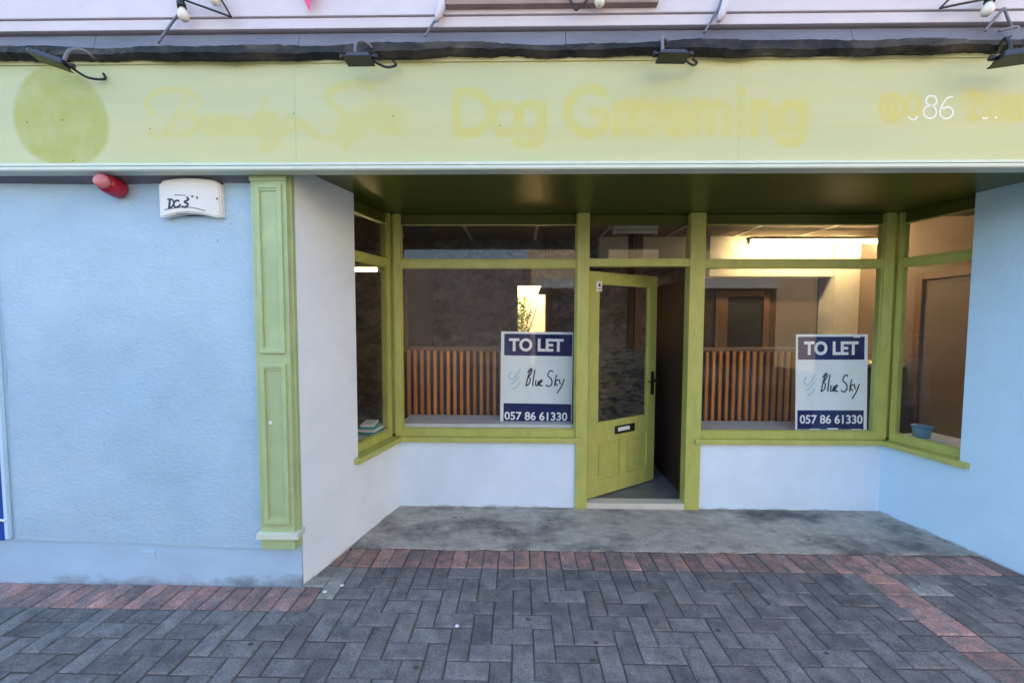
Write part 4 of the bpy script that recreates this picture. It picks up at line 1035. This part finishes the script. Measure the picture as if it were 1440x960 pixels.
# ------------------------------------------------------------------ floodlights over the fascia
def flood(label, px, py, w, tilt, yaw, armx, big=1.0, Y=-0.24):
    p = PY(px, py, Y)
    r = tag(empty('flood_light', tuple(p)), label, 'light', 'floodlights over the fascia')
    r.rotation_euler = (0, tilt, yaw)
    w *= 0.88; h = 0.023 * big; d = 0.033 * big; L = w / 2
    bm = bmesh.new()     # tapered casing: wide glass rim below, narrower finned back above
    add_hexa(bm, [Vector(v) for v in ((-L, -d, -h * .5), (L, -d, -h * .5), (L, d, -h * .9), (-L, d, -h * .9),
                                      (-L * .82, -d * .6, h * .6), (L * .82, -d * .6, h * .6), (L * .82, d * .6, h * .5), (-L * .82, d * .6, h * .5))], 0.006)
    for q in range(5):
        xq = -L * .6 + q * L * .3
        box(bm, xq - .003, xq + .003, -d * .5, d * .5, h * .45, h * .85)
    o = bm_obj('housing', bm, 'blackmetal'); o.parent = r
    bm = bmesh.new(); add_hexa(bm, [Vector(v) for v in ((-L * 1.06, -d * 1.1, -h * .62), (L * 1.06, -d * 1.1, -h * .62), (L * 1.06, d * 1.1, -h * 1.05), (-L * 1.06, d * 1.1, -h * 1.05),
                                                        (-L * 1.06, -d * 1.1, -h * .42), (L * 1.06, -d * 1.1, -h * .42), (L * 1.06, d * 1.1, -h * .85), (-L * 1.06, d * 1.1, -h * .85))], 0.004)
    o = bm_obj('rim', bm, 'blackmetal'); o.parent = r
    for s in (-1, 1):
        bm = bmesh.new(); tube(bm, [(s * (L - .012), 0, 0), (s * (L + .006), 0, 0), (s * (L + .012), 0, 0), (s * (L + .028), 0, .003)], [.010, .010, .014, .013], 8)
        o = bm_obj('bracket', bm, 'black', None, True); o.parent = r
    back_ = -Y + YF - .03
    bm = bmesh.new()
    tube(bm, catmull([(armx, .0, h * .5), (armx, .01, .07), (armx + .012, .04, .105), (armx + .035, back_ * .6, .112), (armx + .07, back_ + .02, .10)], 6), 0.0085, 8)
    o = bm_obj('arm', bm, 'lead' if big < 1.2 else 'black', None, True); o.parent = r
    bm = bmesh.new()
    tube(bm, catmull([(L * .9, .03, 0), (L + .05, .06, -.012), (L + .09, .10, .02), (L + .07, back_, .05)], 6), 0.006, 6)
    o = bm_obj('cable', bm, 'black', None, True); o.parent = r
    return r
flood('drooping black floodlight on bent arm above the egg-shaped patch', 72, 83, 0.17, R(17), R(10), .055)
flood('slim black floodlight on hooked grey arm above the faded script', 505, 81, 0.15, R(0), R(0), -.02)
flood('slim black floodlight on grey arm above the faded Dog Grooming lettering', 946, 77, 0.16, R(1), R(0), -.05)
flood('larger black floodlight with tangled cable above the white numerals', 1432, 77, 0.20, R(-3), R(-10), -.03, 1.25, -0.27)

# ------------------------------------------------------------------ festoon lights on the upper wall
def festoon(label, cable, bulbs, straps, Y=-0.17):
    root_p = PY(*cable[0][0], Y)
    r = tag(empty('festoon_lights', tuple(root_p)), label, 'string lights', 'festoon lights above the fascia')
    inv = -root_p
    bm = bmesh.new()
    for c_ in cable: tube(bm, catmull([PY(a, b, Y) + inv for a, b in c_], 5), 0.0055, 6)
    o = bm_obj('cable', bm, 'black', None, True); o.parent = r
    for (x, y, dx, dy) in bulbs:
        p = PY(x, y, Y) + inv; ax = (PY(x + dx, y + dy, Y) + inv - p).normalized()
        bm = bmesh.new(); lathe(bm, [(.012, -.075), (.017, -.07), (.018, -.03), (.021, -.026), (.021, 0)], p, ax, 12); o = bm_obj('socket', bm, 'black', None, True); o.parent = r
        bm = bmesh.new(); lathe(bm, [(.013, -.002), (.022, .02), (.027, .038), (.022, .056), (.010, .066)], p, ax, 14); o = bm_obj('bulb', bm, 'bulb', None, True); o.parent = r
    for s in straps:
        bm = bmesh.new(); tube(bm, catmull([PY(a, b, Y + .03) + inv for a, b in s], 5), 0.0065, 6)
        o = bm_obj('stay_wire', bm, 'lead', None, True); o.parent = r
    return r
festoon('black festoon cable with pale bulb hanging near the pink bunting', [[(254, -40), (254, -6), (262, 1), (292, 12), (325, 24)], [(325, 24), (316, 8), (300, -18)]],
        [(256, 12, 2, 10), (298, -10, 4, 10)], [[(222, 61), (233, 45), (246, 27), (254, 18)]])
festoon('black festoon cable dipping below the brown upper window sill', [[(790, -30), (802, 0), (810, 15)], [(810, 15), (822, 4), (838, -14)]], [(842, -8, 1, 10)],
        [[(598, 52), (606, 38), (618, 20), (624, 4)], [(990, 47), (1000, 30), (1012, 8), (1016, -10)]])
festoon('black festoon cable and bulb above the larger floodlight', [[(1322, 12), (1350, 6), (1385, -1), (1420, -12)], [(1322, 12), (1334, 0), (1345, -12)]], [(1391, 4, -2, 10)],
        [[(1385, 44), (1396, 30), (1412, 12)], [(1412, 12), (1418, 28), (1424, 40)], [(1405, 44), (1432, 38), (1420, 52)]])
for x in (612, 1010):              # pale cable clips
    p = PY(x + 7, 16, -.15)
    r = tag(empty('cable_clip', tuple(p)), 'pale plastic cable clip ' + ('beside the brown upper sill' if x == 612 else 'on the white band right of the brown sill'), 'clip')
    bm = bmesh.new(); tube(bm, [(-.022, 0, -.05), (-.008, 0, -.02), (.006, 0, .02), (.012, 0, .06)], [.010, .019, .021, .016], 10); o = bm_obj('clip_body', bm, 'upper', None, True); o.parent = r
    bm = bmesh.new(); tube(bm, [(0, 0, 0), (0, .06, 0)], .006, 6); o = bm_obj('screw', bm, 'silver'); o.parent = r
# bunting
p = PY(432, 2, -.16)
r = tag(empty('bunting_flag', tuple(p)), 'tip of pink bunting flag hanging against the white upper wall', 'bunting')
bm = bmesh.new(); v = [bm.verts.new(q) for q in ((-.09, 0, .26), (.10, .01, .26), (.03, -.012, .03), (.012, 0, -.055), (-.006, 0, -.02), (-.035, .01, .05))]
bm.faces.new(v); bmesh.ops.solidify(bm, geom=bm.faces[:], thickness=0.002); o = bm_obj('flag', bm, 'pink'); o.parent = r
bm = bmesh.new(); tube(bm, [(-.8, 0, .28), (0, 0, .262), (.8, 0, .285)], .003, 5); o = bm_obj('string', bm, 'paper'); o.parent = r
# litter on the paving
for px, py, lab in ((457, 832, 'white blob of chewing gum on the red paver at the wall corner'), (481, 823, 'pale scrap beside the red corner paver'), (643, 880, 'white fleck on grey pavers before the doorway')):
    c = PZ(px, py); bm = bmesh.new()
    lathe(bm, [(0.011, 0.0), (0.012, .003), (0.008, .005)], (0, 0, 0), (0.05, .03, 1), 9)
    o = bm_obj('litter', bm, 'paper', None, True); o.location = (c.x, c.y, 0.001); tag(o, lab, 'litter')
for px, py in ((838, 903), (834, 928), (1010, 886), (352, 905), (1162, 918), (585, 938), (742, 870)):
    c = PZ(px, py); bm = bmesh.new(); q = random.uniform(.75, 1.3)
    lathe(bm, [(0.013 * q, 0.0), (0.012 * q, .0018), (0.006 * q, .0026)], (0, 0, 0), (0.02, .01, 1), 9)
    o = bm_obj('gum_spot', bm, 'joint', None, True); o.location = (c.x, c.y, 0.0005); o.scale = (1, .8, 1)
    tag(o, 'dark flattened gum spot trodden into the grey pavers', 'litter', 'gum spots on the pavers')
